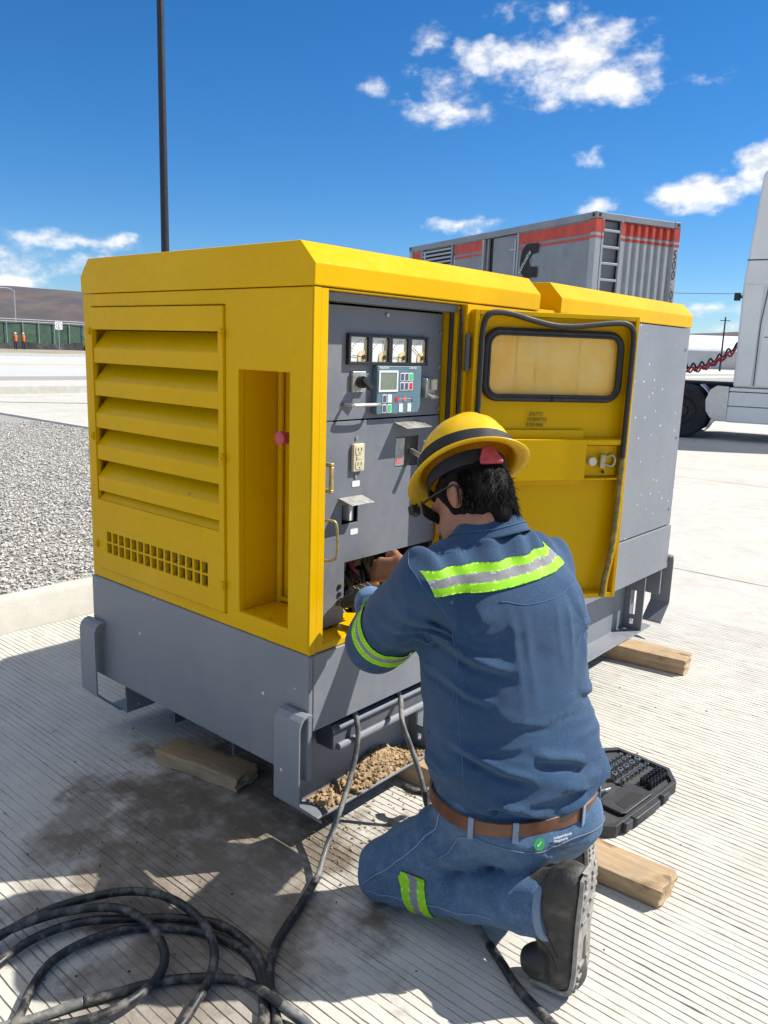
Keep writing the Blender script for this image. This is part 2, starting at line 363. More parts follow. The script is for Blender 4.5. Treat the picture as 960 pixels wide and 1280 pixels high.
# ================================================================== ground, pavement, gravel, road
mk('ground', [(-9000, -9000, -.06), (9000, -9000, -.06), (9000, 9000, -.06), (-9000, 9000, -.06)], [(0, 1, 2, 3)], 'dry_soil')['kind'] = 'structure'
def pavement():
    X0, X1, Y0, Y1 = -2.44, 2.3, -1.35, 3.2
    per, gw, gd = .026, .0032, .0030
    xs = np.arange(X0, X1 + 1e-6, .035); xs[-1] = X1; nx = len(xs)
    rows = []
    k0, k1 = math.ceil(Y0 / per) + 1, math.floor(Y1 / per) - 1
    rng = np.random.RandomState(3)
    def row(y, z): rows.append(np.stack([xs, np.full(nx, y) if np.isscalar(y) else y, np.full(nx, z) if np.isscalar(z) else z], 1))
    row(Y0, 0.)
    for k in range(k0, k1 + 1):
        j = np.cumsum(rng.randn(nx)) * .00045; j -= np.linspace(j[0], j[-1], nx); j += rng.randn() * .0009 + rng.randn(nx) * .0005
        y = k * per + j; w = gw * (.7 + .5 * rng.rand(nx)) * (1 + 1.1 * (rng.rand(nx) > .93)); d = gd * np.clip(.55 + .55 * rng.rand(nx) + .35 * np.sin(xs * 3 + k * .37 + rng.rand() * 2), .12, 1.25)
        rag = np.abs(rng.randn(nx)) * .0006
        row(y - w * .5 - rag, 0.); row(y - w * .22, -d); row(y + w * .22, -d); row(y + w * .5 + np.abs(rng.randn(nx)) * .0006, 0.)
    row(Y1, 0.)
    V = np.concatenate(rows); nr = len(rows)
    ii = np.arange(nr - 1)[:, None] * nx + np.arange(nx - 1)[None]
    F = np.stack([ii, ii + 1, ii + nx + 1, ii + nx], -1).reshape(-1, 4)
    big = [(-2.44, -40), (70, -40), (70, Y0), (-2.44, Y0), (X1, Y0), (X1, Y1), (70, Y1), (-2.44, Y1), (70, 60), (-2.44, 60), (-2.44, 5), (-20.2, 5), (-20.2, 60)]
    b = len(V); V2 = np.array([(x, y, 0) for x, y in big]); 
    faces = [tuple(f) for f in F.tolist()] + [(b, b + 1, b + 2, b + 3), (b + 4, b + 2, b + 6, b + 5), (b + 7, b + 6, b + 8, b + 9), (b + 10, b + 9, b + 12, b + 11)]
    allv = np.concatenate([V, V2])
    o = mk('concrete_pavement', allv, faces, 'concrete'); o['kind'] = 'structure'
    a = o.data.attributes.new('flat', 'FLOAT', 'POINT'); a.data.foreach_set('value', np.concatenate([np.zeros(len(V)), np.ones(len(V2))]).astype(np.float32))
    return o
pavement()
# pavement strip further back on the other side of the kerb line (behind the set)
kb = MB(); kb.prism([(-2.44, -.05), (-2.455, .155), (-2.475, .182), (-2.53, .185), (-2.56, .175), (-2.56, -.05)], lambda a, b, d: (a, d, b), -40, 4.88)
kb.prism([(4.88, -.05), (4.895, .155), (4.915, .182), (4.97, .185), (5.0, .175), (5.0, -.05)], lambda a, b, d: (d, a, b), -20.2, -2.565)
kb.build('kerb', 'kerb_concrete', None, smooth='auto')['kind'] = 'structure'
jt = MB()
mk('gravel_bed', [(-20.2, -60, .15), (-2.55, -60, .15), (-2.55, 4.9, .15), (-20.2, 4.9, .15)], [(0, 1, 2, 3)], 'gravel_base')['kind'] = 'structure'
def stones(name, n, xr, yr, z, s0, s1, material, parent=None, zfun=None, dens=None, seed=1, squash=.7):
    rg = np.random.RandomState(seed)
    base = np.array([(1, 0, 0), (-.6, .8, 0), (-.6, -.8, 0), (.1, .1, .9), (0, 0, -.7), (.5, .7, .4), (.45, -.7, .35), (-.9, 0, .35)], float)
    tri = [(3, 0, 5), (3, 5, 1), (3, 1, 7), (3, 7, 2), (3, 2, 6), (3, 6, 0), (0, 4, 5), (5, 4, 1), (1, 4, 7), (7, 4, 2), (2, 4, 6), (6, 4, 0)]
    P = np.stack([rg.uniform(*xr, n), rg.uniform(*yr, n), np.zeros(n)], 1)
    if dens is not None: P = P[rg.rand(n) < dens(P)]; n = len(P)
    P[:, 2] = z if zfun is None else zfun(P)
    S = (s0 + (s1 - s0) * rg.rand(n) ** 2.2)[:, None]; A = rg.rand(n) * 6.283; T = (rg.rand(n) - .5) * 1.6
    B = base[None] * (1 + .45 * (rg.rand(n, 8, 1) - .5)) * S[:, None] * np.array([1, .8, squash])
    ct, s_t = np.cos(T)[:, None], np.sin(T)[:, None]; ca, sa = np.cos(A)[:, None], np.sin(A)[:, None]
    x, y, zz = B[..., 0], B[..., 1] * ct - B[..., 2] * s_t, B[..., 1] * s_t + B[..., 2] * ct
    V = np.stack([x * ca - y * sa, x * sa + y * ca, zz], -1) + P[:, None] + np.array([0, 0, 1]) * (S[:, None] * .25)
    F = (np.arange(n)[:, None, None] * 8 + np.array(tri)[None]).reshape(-1, 3)
    me = bpy.data.meshes.new(name); me.from_pydata(V.reshape(-1, 3), [], F.tolist())
    a = me.attributes.new('tint', 'FLOAT', 'POINT'); a.data.foreach_set('value', np.repeat(rg.rand(n), 8).astype(np.float32))
    return tag(mk_mesh(name, me, material, parent), kind='stuff')
near = lambda P: np.clip(1.25 - (-2.55 - P[:, 0]) / 9.0, .12, 1) * ((P[:, 1] < -.45 * (P[:, 0] + 2.5) + 2.2) & (P[:, 1] > -.5 * (P[:, 0] + 2.5) - 2.2))
o = stones('gravel', 150000, (-11.5, -2.56), (-1.5, 4.85), .154, .006, .0185, 'gravel_stone', dens=near, seed=4)
tag(o, 'loose light grey gravel beyond the concrete kerb', 'gravel')
# far side: kerbs, verge strip, road with its yellow line
def strip(name, x0, x1, z, m, y0=-300, y1=500):
    o = mk(name, [(x0, y0, z), (x1, y0, z), (x1, y1, z), (x0, y1, z)], [(0, 1, 2, 3)], m); o['kind'] = 'structure'; return o
f = MB(); f.box(-23.4, -20.2, -300, 500, -.1, .2); f.build('kerb', 'kerb_concrete')['kind'] = 'structure'
strip('verge', -28.2, -23.4, .1, 'gravel_base')
strip('road', -63, -28.2, .06, 'far_road'); strip('road_marking', -44.0, -42.6, .066, 'road_yellow'); 
f = MB(); f.box(-64.5, -63, -300, 500, -.1, .25); f.build('kerb', 'kerb_concrete')['kind'] = 'structure'
strip('verge', -130, -64.5, .2, 'dry_soil')
strip('gravel_bed', -60, 60, .03, 'gravel_base', 30, 230)

mk('pavement_joint', [(-2.4, 4.20, .0012), (60, 4.20, .0012), (60, 4.21, .0012), (-2.4, 4.21, .0012)], [(0, 1, 2, 3)], plain('joint_dirt', (.13, .12, .10), .9, var=.4, vs=8))['kind'] = 'structure'
mk('pavement_joint', [(-2.4, 8.9, .0012), (60, 8.9, .0012), (60, 8.912, .0012), (-2.4, 8.912, .0012)], [(0, 1, 2, 3)], 'joint_dirt')['kind'] = 'structure'
# hills
def hill(name, cx, cy, length, width, height, seed, ang):
    rg = np.random.RandomState(seed); nx, ny = 90, 40
    u = np.linspace(-1, 1, nx); v = np.linspace(-1, 1, ny); U, V = np.meshgrid(u, v, indexing='ij')
    prof = np.clip(1 - np.abs(U) ** 2.2, 0, 1) * np.clip(1 - V ** 2, 0, 1) ** .8
    N = np.zeros_like(U)
    for k in range(28):
        fx, fy, p = rg.randn() * (2 + k * .9), rg.randn() * (2 + k * .6), rg.rand() * 6.28
        N += np.sin(U * fx + V * fy + p) / (1 + k) * .5
    Z = height * prof * (1 + .16 * N) - 4
    ca, sa = math.cos(ang), math.sin(ang); X = cx + U * length * ca - V * width * sa; Y = cy + U * length * sa + V * width * ca
    vs = np.stack([X, Y, Z], -1).reshape(-1, 3); ii = np.arange(nx - 1)[:, None] * ny + np.arange(ny - 1)[None]
    F = np.stack([ii, ii + ny, ii + ny + 1, ii + 1], -1).reshape(-1, 4)
    o = mk(name, vs, F.tolist(), 'hill', smooth=True); o['kind'] = 'structure'
hill('hill', -2150, 1050, 900, 420, 128, 2, R_(64))
hill('hill', -760, 2960, 900, 420, 95, 5, R_(20))
hill('hill', -1500, 2800, 1300, 400, 60, 8, R_(28))
# ================================================================== generator set
YEL = (.69, .392, .0); GRY = (.185, .198, .222)
paint('yellow_paint', YEL, .27, dirt=(.46, .26, .02), dirt_amt=.16, spec=.1, chips=((.36, .22, .03), 16, .985))
paint('grey_paint', GRY, .42, dirt=(.30, .285, .26), dirt_amt=.3, chips=((.6, .6, .6), 21, .86))
paint('panel_grey', (.15, .16, .185), .5, dirt=(.27, .25, .22), dirt_amt=.32)
paint('panel_dark', (.075, .082, .10), .55, dirt=(.2, .19, .17), dirt_amt=.2)
plain('black_rubber', (.018, .018, .017), .55, var=.35, vs=60, bump=.2, bs=200)
plain('black_plastic', (.014, .014, .015), .42, var=.25)
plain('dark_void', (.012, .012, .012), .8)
plain('cream_plastic', (.62, .54, .36), .45, var=.08)
plain('white_print', (.74, .74, .72), .6, var=.05, bump=0)
plain('bright_steel', (.62, .61, .58), .38, .9, var=.12)
plain('zinc_steel', (.42, .41, .38), .5, .75, var=.25, vs=70)
plain('brass_zinc', (.45, .38, .2), .45, .7, var=.25, vs=70)
plain('red_plastic', (.55, .035, .035), .45, var=.15)
plain('faded_red', (.62, .16, .17), .55, var=.2)
plain('stop_red', (.50, .07, .075), .5, var=.15); plain('key_green', (.05, .5, .12), .5, bump=0); plain('key_red', (.6, .02, .04), .5, bump=0); plain('key_dark', (.07, .09, .14), .5, bump=0)
plain('controller_blue', (.10, .17, .215), .5, var=.06, vs=15)
plain('lcd_green', (.17, .20, .15), .25, var=.1, bump=0)
plain('meter_face', (.75, .73, .68), .35, var=.06); plain('meter_mask', (.62, .50, .27), .5)
plain('ink', (.02, .018, .012), .8, bump=0)
def glass_mat():
    m, t = mat('dusty_acrylic', (.8, .66, .36), .12); co = t.coord()
    b = t.b; b.inputs['Transmission Weight'].default_value = 0
    tr = t.add('ShaderNodeBsdfTransparent'); tr.inputs[0].default_value = (.93, .87, .72, 1)
    d = t.add('ShaderNodeBsdfDiffuse'); t.l.new(t.mix(t.rng(t.noise(co, 9, 4), .3, .7), (.80, .53, .13), (.86, .63, .22)), d.inputs[0])
    g = t.add('ShaderNodeBsdfGlossy'); g.inputs['Roughness'].default_value = .12
    n = t.noise(co, 5, 6, .65); sx = t.add('ShaderNodeSeparateXYZ'); t.l.new(co, sx.inputs[0])
    m1 = t.add('ShaderNodeMixShader'); t.l.new(t.rng(n, .3, .8, .6, .86), m1.inputs[0]); t.l.new(tr.outputs[0], m1.inputs[1]); t.l.new(d.outputs[0], m1.inputs[2])
    fr = t.add('ShaderNodeFresnel'); fr.inputs[0].default_value = 1.45
    m2 = t.add('ShaderNodeMixShader'); t.l.new(t.math('MULTIPLY', fr.outputs[0], .6), m2.inputs[0]); t.l.new(m1.outputs[0], m2.inputs[1]); t.l.new(g.outputs[0], m2.inputs[2])
    t.l.new(m2.outputs[0], t.n['Material Output'].inputs[0])
glass_mat()
plain('dirt_clod', (.34, .235, .13), .95, var=.25, vs=40, bump=.6, bs=60, bd=.006)

GX, GY = -1.17, 2.69
G = empty('generator_set', (-.585, 1.345, .08), 'yellow and grey canopied generator set with its side door open, resting on wooden blocks', 'generator')
EF = lambda u, v, d: (u, d, v)           # end face y=0, looking along +y
SF = lambda u, v, d: (-d, u, v)          # side face x=0
T = .025
# end wall with louvre opening and emergency-stop niche
mb = MB(); mb.plate(GX, 0, .63, 1.658, [(-1.118, -.372, .668, 1.615), (-.312, -.092, .69, 1.43)], EF, T)
end = mb.build('end_wall', 'yellow_paint', G, bevel=.003)
# side wall: post and jamb round the control opening, yellow bay, grey bay
mb = MB(); mb.plate(T + .001, 1.845, .63, 1.658, [(.056, .70, .652, 1.652)], SF, T)
side = mb.build('side_wall', 'yellow_paint', G, bevel=.003)
mb = MB(); mb.box(-.005, .0012, .0, .026, .63, 1.657); mb.build('corner_trim', 'yellow_paint', side, bevel=.0008)
for y in (1.02, 1.16, 1.5):  # upright strips added in place of lines reflected in the door window
    mb = MB(); mb.box(-.002, .006, y, y + .012, .66, 1.64); mb.build('panel_line', 'yellow_paint', side, bevel=.002)
mb = MB(); mb.plate(1.848, GY, .634, 1.657, [], SF, T); gp = mb.build('grey_side_panel', 'grey_paint', G, bevel=.004); gp['label'] = 'light grey side panel at the far end'
for z in (.72, 1.1, 1.55):
    mb = MB(); mb.cyl((-.001, 2.65, z), (.004, 2.65, z), .007, n=10); mb.build('rivet', 'grey_paint', gp, smooth='auto')
# far walls (never seen from here)
mb = MB(); mb.box(GX, GX + T, T, GY - T, .63, 1.657); mb.build('side_wall', 'yellow_paint', G, bevel=.003)
mb = MB(); mb.box(GX, -T - .001, GY - T, GY, .63, 1.657); mb.build('end_wall', 'grey_paint', G, bevel=.003)
mb = MB(); mb.box(GX + .03, -.09, .68, .70, .64, 1.65); mb.box(GX + T, -T, 1.2, 1.22, .64, 1.65); mb.build('bulkhead', 'panel_dark', G)
# roofs: chamfered caps
prof = [(GX - .004, 1.660), (GX - .006, 1.718), (-1.121, 1.777), (-.051, 1.777), (.006, 1.718), (.004, 1.660), (-.02, 1.660), (-.02, 1.70), (GX + .02, 1.70), (GX + .02, 1.66)]
RP = [(GX - .004, 1.660), (GX - .006, 1.718), (-1.121, 1.777), (-.051, 1.777), (.006, 1.718), (.004, 1.660)]
for y0, y1 in ((-.004, 1.157), (1.313, GY + .004)):
    mb = MB(); mb.prism(RP, lambda a, b, d: (a, d, b), y0, y1); r = mb.build('roof_cap', 'yellow_paint', G, bevel=.004)
mb = MB(); mb.box(GX + .02, -.012, 1.15, 1.32, 1.64, 1.668); mb.build('roof_gutter', 'yellow_paint', G, bevel=.002)
mb = MB(); mb.cyl((-.35, 1.236, 1.66), (-.35, 1.236, 1.74), .035, n=16); mb.tube(catmull([(-.35, 1.236, 1.72), (-.33, 1.236, 1.745), (-.29, 1.236, 1.75)], 4), .022, 10)
mb.build('lifting_eye', 'zinc_steel', G, smooth='auto')
# louvre door
ld = MB(); ld.plate(-1.116, -.374, .671, 1.612, [(-1.106, -.398, .93, 1.537)] + [(-1.055 + k * .0405, -1.055 + k * .0405 + .030, z, z + .036) for k in range(15) for z in (.737, .780)], lambda u, v, d: (u, d - .008, v), .018)
LD = ld.build('louvre_door', 'yellow_paint', G, bevel=.0015, seg=1)
for i in range(6):
    zt = 1.474 - i * .1148 if i < 5 else .928
    mb = MB(); w0, w1 = -1.1045, -.3995; zl = zt - (.052 if i < 5 else .0)
    # sloping blade rises inwards, then the upright lip at the front
    h2 = zt + .062
    mb.prism([(-.004, zl), (-.004, zt), (.05, h2), (.054, h2 - .004), (.002, zt - .006), (.002, zl)] if i < 5 else [(-.004, zt - .001), (-.003, zt + .002), (.05, h2), (.054, h2 - .004), (.004, zt - .001)], lambda a, b, d: (d, a, b), w0, w1)
    mb.build('slat', 'yellow_paint', LD, bevel=.0015, seg=1)
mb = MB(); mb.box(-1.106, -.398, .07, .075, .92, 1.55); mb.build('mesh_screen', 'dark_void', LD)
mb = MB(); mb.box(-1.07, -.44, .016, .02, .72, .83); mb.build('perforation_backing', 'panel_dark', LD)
for x in (-1.125, -.383):
    for z in (1.53, 1.16, .76):
        mb = MB(); mb.obox((x + .006, -.011, z), (.016, .012, .026)); mb.cyl((x + .006, -.012, z), (x + .006, -.02, z), .006, n=10); mb.build('latch', 'yellow_paint', LD, bevel=.002)
# niche with emergency stop
mb = MB(); a, b, c, d, dp = -.312, -.092, .69, 1.43, .17
mb.box(a - .004, a - .0005, T, dp, c, d); mb.box(b + .0005, b + .004, T, dp, c, d); mb.box(a, b, dp, dp + .004, c, d); mb.box(a, b, T, dp, d + .0005, d + .004); mb.box(a, b, T, dp, c - .004, c - .0005)
ni = mb.build('niche', 'yellow_paint', G)
mb = MB(); mb.tube([(a + .012, dp - .012, c), (a + .012, dp - .012, d)], .010, 10); mb.tube([(a, dp - .012, c + .012), (b, dp - .012, c + .012)], .008, 8); mb.build('corner_bead', 'yellow_paint', ni, smooth='auto')
es = MB(); ex, ez = -.182, 1.237; es.cyl((ex, .165, ez), (ex, .12, ez), .021, n=20); E0 = es.build('emergency_stop', 'black_plastic', G, smooth='auto', bevel=.002)
es = MB(); es.lathe([(.015, .12), (.016, .085), (.019, .07), (.021, .055), (.020, .045), (.012, .042), (.0, .0415)], (ex, 0, ez), (0, 1, 0), 20); es.build('mushroom_button', 'stop_red', E0, smooth='auto')
# skirt and skid
mb = MB(); mb.plate(GX - .006, .006, .235, .629, [], lambda u, v, d: (u, d - .006, v), .02); sk = mb.build('skirt', 'grey_paint', G, bevel=.006)
mb = MB(); mb.plate(.0145, GY + .006, .39, .629, [], lambda u, v, d: (.006 - d, u, v), .02); mb.build('skirt', 'grey_paint', G, bevel=.004)
mb = MB(); mb.plate(.0145, GY + .006, .39, .629, [], lambda u, v, d: (GX - .006 + d, u, v), .02); mb.build('skirt', 'grey_paint', G, bevel=.004)
mb = MB(); mb.plate(GX + .02, -.016, .235, .629, [], lambda u, v, d: (u, GY + .006 - d, v), .02); mb.build('skirt', 'grey_paint', G, bevel=.004)
mb = MB(); mb.box(GX + .02, -.02, .03, GY - .03, .60, .625); mb.build('floor_pan', 'panel_dark', G)
for sx in (0, 1):
    X = (lambda x: x) if sx == 0 else (lambda x: GX - x)
    mb = MB(); w = -.115
    # channel rail: web and bottom flange with a small turned-up heel
    P = [(w, .082), (-.004, .082), (-.004, .090), (w + .008, .090), (w + .008, .60), (w, .60)]
    mb.prism(P, lambda a, b, d: (X(a), d, b), .05, GY - .12); rail = mb.build('skid_rail', 'grey_paint', G, bevel=.002)
    for yg in (.62, GY - .25):
        mb = MB(); mb.plate(w + .009, -.004, .091, .389, [(-.075, -.045, .17, .30), (-.07, -.05, .115, .145)], lambda u, v, d: (X(u), yg + d, v), .01); mb.build('gusset', 'grey_paint', rail, bevel=.001)
    # folded corner brackets
    for ye, sg in ((0., -1), (GY, 1)):
        Y = lambda d: ye + sg * d
        out = [(-.004, .455), (.012, .462), (.03, .458), (.044, .445), (.05, .425), (.05, .18), (-.05, .084)]
        inn = [(-.05, .094), (.043, .183), (.043, .422), (.037, .438), (.027, .449), (.012, .453), (-.004, .447)]
        mb = MB(); mb.prism(out + inn, lambda a, b, d: (X(d), Y(a + .006), b), -.085, .022); mb.build('corner_bracket', 'grey_paint', G, bevel=.0015)
for x in (-.16, -.5, -.85):
    mb = MB(); mb.box(x, x + .012, .12, GY - .12, .09, .60); mb.build('inner_beam', 'panel_dark', G)
mb = MB(); mb.box(-.098, -.022, .13, .60, .275, .362); mb.build('fork_pocket', 'panel_dark', G, bevel=.006)
mb = MB(); mb.cyl((-.018, .15, .285), (-.018, .585, .285), .012, n=10); mb.cyl((-.018, .15, .35), (-.018, .585, .35), .009, n=10); mb.build('conduit', 'grey_paint', G, smooth='auto')
# ---- control panel
pz = -.08
PF = lambda u, v, d: (pz - d, u, v)
cp = MB(); cp.plate(.03, .678, 1.292, 1.622, [(.213, .305, 1.457, 1.541), (.307, .399, 1.457, 1.541), (.401, .493, 1.457, 1.541), (.495, .587, 1.457, 1.541)], PF, .004)
CP = cp.build('control_panel', 'panel_grey', G, bevel=.001, seg=1)
lp = MB(); lp.plate(.03, .678, .66, 1.288, [(.206, .277, .974, 1.034), (.449, .566, 1.128, 1.226), (.223, .679, .659, .852)], lambda u, v, d: (pz + .003 - d, u, v), .004)
LP = lp.build('lower_panel', 'panel_grey', G, bevel=.001, seg=1)
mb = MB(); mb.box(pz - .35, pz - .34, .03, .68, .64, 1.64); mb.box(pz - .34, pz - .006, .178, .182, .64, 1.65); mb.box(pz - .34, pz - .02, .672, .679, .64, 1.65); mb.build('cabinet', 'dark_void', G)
mb = MB(); mb.box(pz - .004, -T - .002, .03, .70, 1.628, 1.652); mb.build('opening_header', 'panel_grey', G, bevel=.002)
mb = MB(); mb.box(pz - .30, -.001, .057, .699, .632, .651); mb.build('opening_sill', 'yellow_paint', G, bevel=.002)
mb = MB(); mb.box(pz - .01, -T - .001, .684, .70, .653, 1.65); mb.build('door_jamb', 'yellow_paint', G, bevel=.002)
mb = MB(); mb.tube([(-.045, .678, .66), (-.045, .678, 1.64)], .008, 8); mb.build('jamb_seal', 'black_rubber', G, smooth='auto')
mb = MB(); mb.tube(catmull([(-.012, .685, .66), (-.006, .685, 1.2), (-.012, .685, 1.64)], 4), .006, 8); mb.build('jamb_seal', 'black_rubber', G, smooth='auto')
# four analogue meters
for i in range(4):
    y0 = .213 + i * .094; y1 = y0 + .092; z0, z1 = 1.457, 1.541
    mb = MB(); mb.plate(y0 - .003, y1 - .001, z0 - .003, z1 + .003, [(y0 + .006, y1 - .010, z0 + .006, z1 - .006)], lambda u, v, d: (pz + .014 - d, u, v), .02); M0 = mb.build('meter', 'black_plastic', G, bevel=.001, seg=1)
    mb = MB(); mb.box(pz + .002, pz + .004, y0 + .006, y1 - .010, z0 + .006, z1 - .006); mb.build('dial', 'meter_face', M0)
    cxm, czm = y1 - .024, z0 + .020
    pts = [(y1 - .0105, z0 + .0065), (y1 - .0105, z1 - .012), (y1 - .017, z1 - .012), (y1 - .019, z0 + .04)] + [(cxm + .024 * math.cos(R_(a)), czm + .02 * math.sin(R_(a))) for a in range(75, 186, 15)] + [(cxm - .024, z0 + .0065)]
    mb = MB(); mb.prism(pts, lambda a, b, d: (pz + .0045 + d, a, b), 0, .002); mb.build('dial_mask', 'meter_mask', M0)
    mb = MB(); mb.cyl((pz + .006, cxm, czm), (pz + .010, cxm, czm), .007, n=14); mb.build('pivot', 'ink', M0, smooth='auto')
    an = R_((175, 95, 178, 145)[i]); L = .05
    mb = MB(); mb.obox((pz + .0068, cxm + math.cos(an) * L * .5, czm + math.sin(an) * L * .5), (.001, L, .0016), Matrix.Rotation(an, 3, 'X')); mb.build('needle', 'ink', M0)
    mb = MB()
    for k in range(9):
        a2 = R_(100 + 80 * k / 8); mb.obox((pz + .0045, cxm + math.cos(a2) * .056, czm + math.sin(a2) * .050), (.0006, .006, .0012), Matrix.Rotation(a2, 3, 'X'))
    mb.build('scale_marks', 'ink', M0)
# controller
mb = MB(); mb.prism(rrect(.216, .148, .006, 3, .437, 1.378), lambda a, b, d: (pz + d, a, b), 0, .022); K = mb.build('controller', 'controller_blue', G, bevel=.003)
kx = pz + .0225
mb = MB(); mb.plate(.335, .425, 1.373, 1.438, [(.341, .419, 1.379, 1.432)], lambda u, v, d: (kx + .002 - d, u, v), .003); mb.build('screen_bezel', 'white_print', K)
mb = MB(); mb.box(kx, kx + .0008, .341, .419, 1.379, 1.432); mb.build('screen', 'lcd_green', K)
def key(y, z, m, w=.020, h=.026):
    mb = MB(); mb.prism(rrect(w, h, .003, 3, y, z), lambda a, b, d: (kx + d, a, b), 0, .0012); mb.build('key', 'white_print', K)
    mb = MB(); mb.prism(rrect(w - .005, h - .005, .002, 3, y, z), lambda a, b, d: (kx + d, a, b), .0013, .002); mb.build('key', m, K)
for i, y in enumerate((.447, .468, .490)):
    key(y, 1.418, ('key_dark', 'key_dark', 'key_green')[i]); key(y, 1.389, ('key_dark', 'key_dark', 'key_red')[i])
for i, y in enumerate((.364, .388)):
    key(y, 1.352, ('key_dark', 'white_print')[i]); key(y, 1.322, ('key_dark', 'key_green')[i])
for y, m in ((.425, 'key_red'), (.463, 'faded_red'), (.505, 'controller_blue')):
    mb = MB(); mb.prism(rrect(.016, .016, .007, 5, y, 1.350), lambda a, b, d: (kx + d, a, b), 0, .0012); mb.build('symbol_light', m, K)
for y in (.444, .486):
    mb = MB(); mb.prism(rrect(.018, .026, .002, 2, y, 1.322), lambda a, b, d: (kx + d, a, b), 0, .0012); mb.build('key', 'white_print', K)
mb = MB(); mb.box(kx, kx + .0006, .433, .456, 1.3495, 1.3505); mb.box(kx, kx + .0006, .471, .497, 1.3495, 1.3505); mb.build('symbol_line', 'white_print', K)
SM = lambda y, z, x=kx + .0004: frame((x, y, z), (0, 1, 0), (0, 0, 1), (1, 0, 0))
text_mesh('printed_word', 'InteliGen', .012, 'white_print', K, SM(.336, 1.443)); text_mesh('printed_word', 'ComAp', .012, 'white_print', K, SM(.478, 1.443))
# mode switch, lamp box, grab handle
mb = MB(); mb.box(pz + .0005, pz + .012, .231, .290, 1.373, 1.435); S0 = mb.build('mode_switch', 'zinc_steel', G, bevel=.003)
mb = MB(); mb.cyl((pz + .012, .262, 1.404), (pz + .03, .262, 1.404), .018, n=18); mb.obox((pz + .036, .266, 1.400), (.014, .05, .016), Matrix.Rotation(R_(-38), 3, 'X')); mb.build('switch_lever', 'black_plastic', S0, bevel=.002)
mb = MB(); mb.box(pz + .0005, pz + .03, .563, .612, 1.350, 1.413); B0 = mb.build('breaker_block', 'zinc_steel', G, bevel=.003)
mb = MB(); mb.box(pz + .031, pz + .04, .583, .609, 1.376, 1.411); mb.build('breaker_cover', 'cream_plastic', B0, bevel=.002)
for k in range(3):
    mb = MB(); mb.tube([(pz + .03, .572 + k * .014, 1.362), (pz + .05, .572 + k * .014, 1.352)], .005, 8); mb.build('toggle', 'bright_steel', B0, smooth='auto')
mb = MB(); mb.tube(catmull([(pz, .205, 1.338), (pz + .03, .205, 1.338), (pz + .042, .215, 1.338), (pz + .042, .315, 1.337), (pz + .03, .325, 1.337), (pz, .325, 1.337)], 4), .0055, 10); mb.build('grab_handle', 'bright_steel', CP, smooth='auto')
for y, z in ((.389, 1.604), (.66, 1.56), (.665, 1.31), (.05, 1.6), (.66, 1.45)):
    mb = MB(); mb.cyl((pz, y, z), (pz + .006, y, z), .007, n=8); mb.build('screw', 'zinc_steel', CP)
# sockets, flaps, breakers of the lower panel
lx = pz + .003
mb = MB(); mb.box(lx + .0005, lx + .012, .240, .289, 1.134, 1.219); Q = mb.build('socket_outlet', 'cream_plastic', G, bevel=.003)
for z in (1.199, 1.155):
    mb = MB(); mb.prism(rrect(.034, .028, .008, 4, .2645, z), lambda a, b, d: (lx + .012 + d, a, b), 0, .002); sc = mb.build('receptacle', 'cream_plastic', Q, bevel=.0008)
    mb = MB()
    for dy in (-.007, .007): mb.box(lx + .0141, lx + .0146, .2645 + dy - .0014, .2645 + dy + .0014, z - .002, z + .008)
    mb.cyl((lx + .0141, .2645, z - .008), (lx + .0147, .2645, z - .008), .0025, n=8); mb.build('slot', 'ink', Q)
mb = MB(); mb.box(lx + .0125, lx + .0145, .252, .277, 1.171, 1.183); mb.build('test_button', 'cream_plastic', Q, bevel=.001)
def flap(y0, y1, z, m='zinc_steel'):
    mb = MB(); mb.prism([(lx + .001, z), (lx + .055, z - .014), (lx + .055, z - .0165), (lx + .001, z - .003)], lambda a, b, d: (a, d, b), y0, y1); mb.build('rain_flap', m, LP, bevel=.0006, seg=1)
flap(.19, .292, 1.058); flap(.436, .566, 1.275)
mb = MB(); mb.box(lx - .05, lx - .045, .20, .285, .965, 1.04); mb.build('socket_recess', 'dark_void', LP); mb = MB(); mb.box(lx - .044, lx - .012, .252, .272, .976, 1.03); mb.build('socket_body', 'white_print', LP, bevel=.003)
mb = MB(); mb.box(lx - .03, lx - .004, .447, .568, 1.126, 1.228); BK = mb.build('main_breaker', 'black_plastic', G, bevel=.002)
mb = MB(); mb.box(lx - .0035, lx - .002, .452, .497, 1.132, 1.222); mb.build('breaker_label', 'zinc_steel', BK)
mb = MB(); mb.box(lx - .0018, lx - .001, .458, .480, 1.140, 1.158); mb.build('warning_patch', 'faded_red', BK)
mb = MB(); mb.obox((lx + .03, .53, 1.168), (.07, .014, .016), Matrix.Rotation(R_(18), 3, 'Y')); mb.build('breaker_lever', 'bright_steel', BK, bevel=.003)
for y, z in ((.265, 1.095), (.262, .945), (.605, 1.205)):
    mb = MB(); mb.prism(rrect(.034 if y < .4 else .02, .018 if y < .4 else .006, .003, 2, y, z), lambda a, b, d: (lx + d, a, b), .0003, .0012); mb.build('label_sticker', 'white_print', LP)
for y, z in ((.262, 1.236), (.262, 1.118), (.20, .78), (.20, .755), (.198, .725), (.66, 1.2), (.655, .92), (.10, .70)):
    mb = MB(); mb.cyl((lx, y, z), (lx + .004, y, z), .0055 if z > .8 else .008, n=8); mb.build('screw', 'zinc_steel' if z > .8 else 'black_plastic', LP)
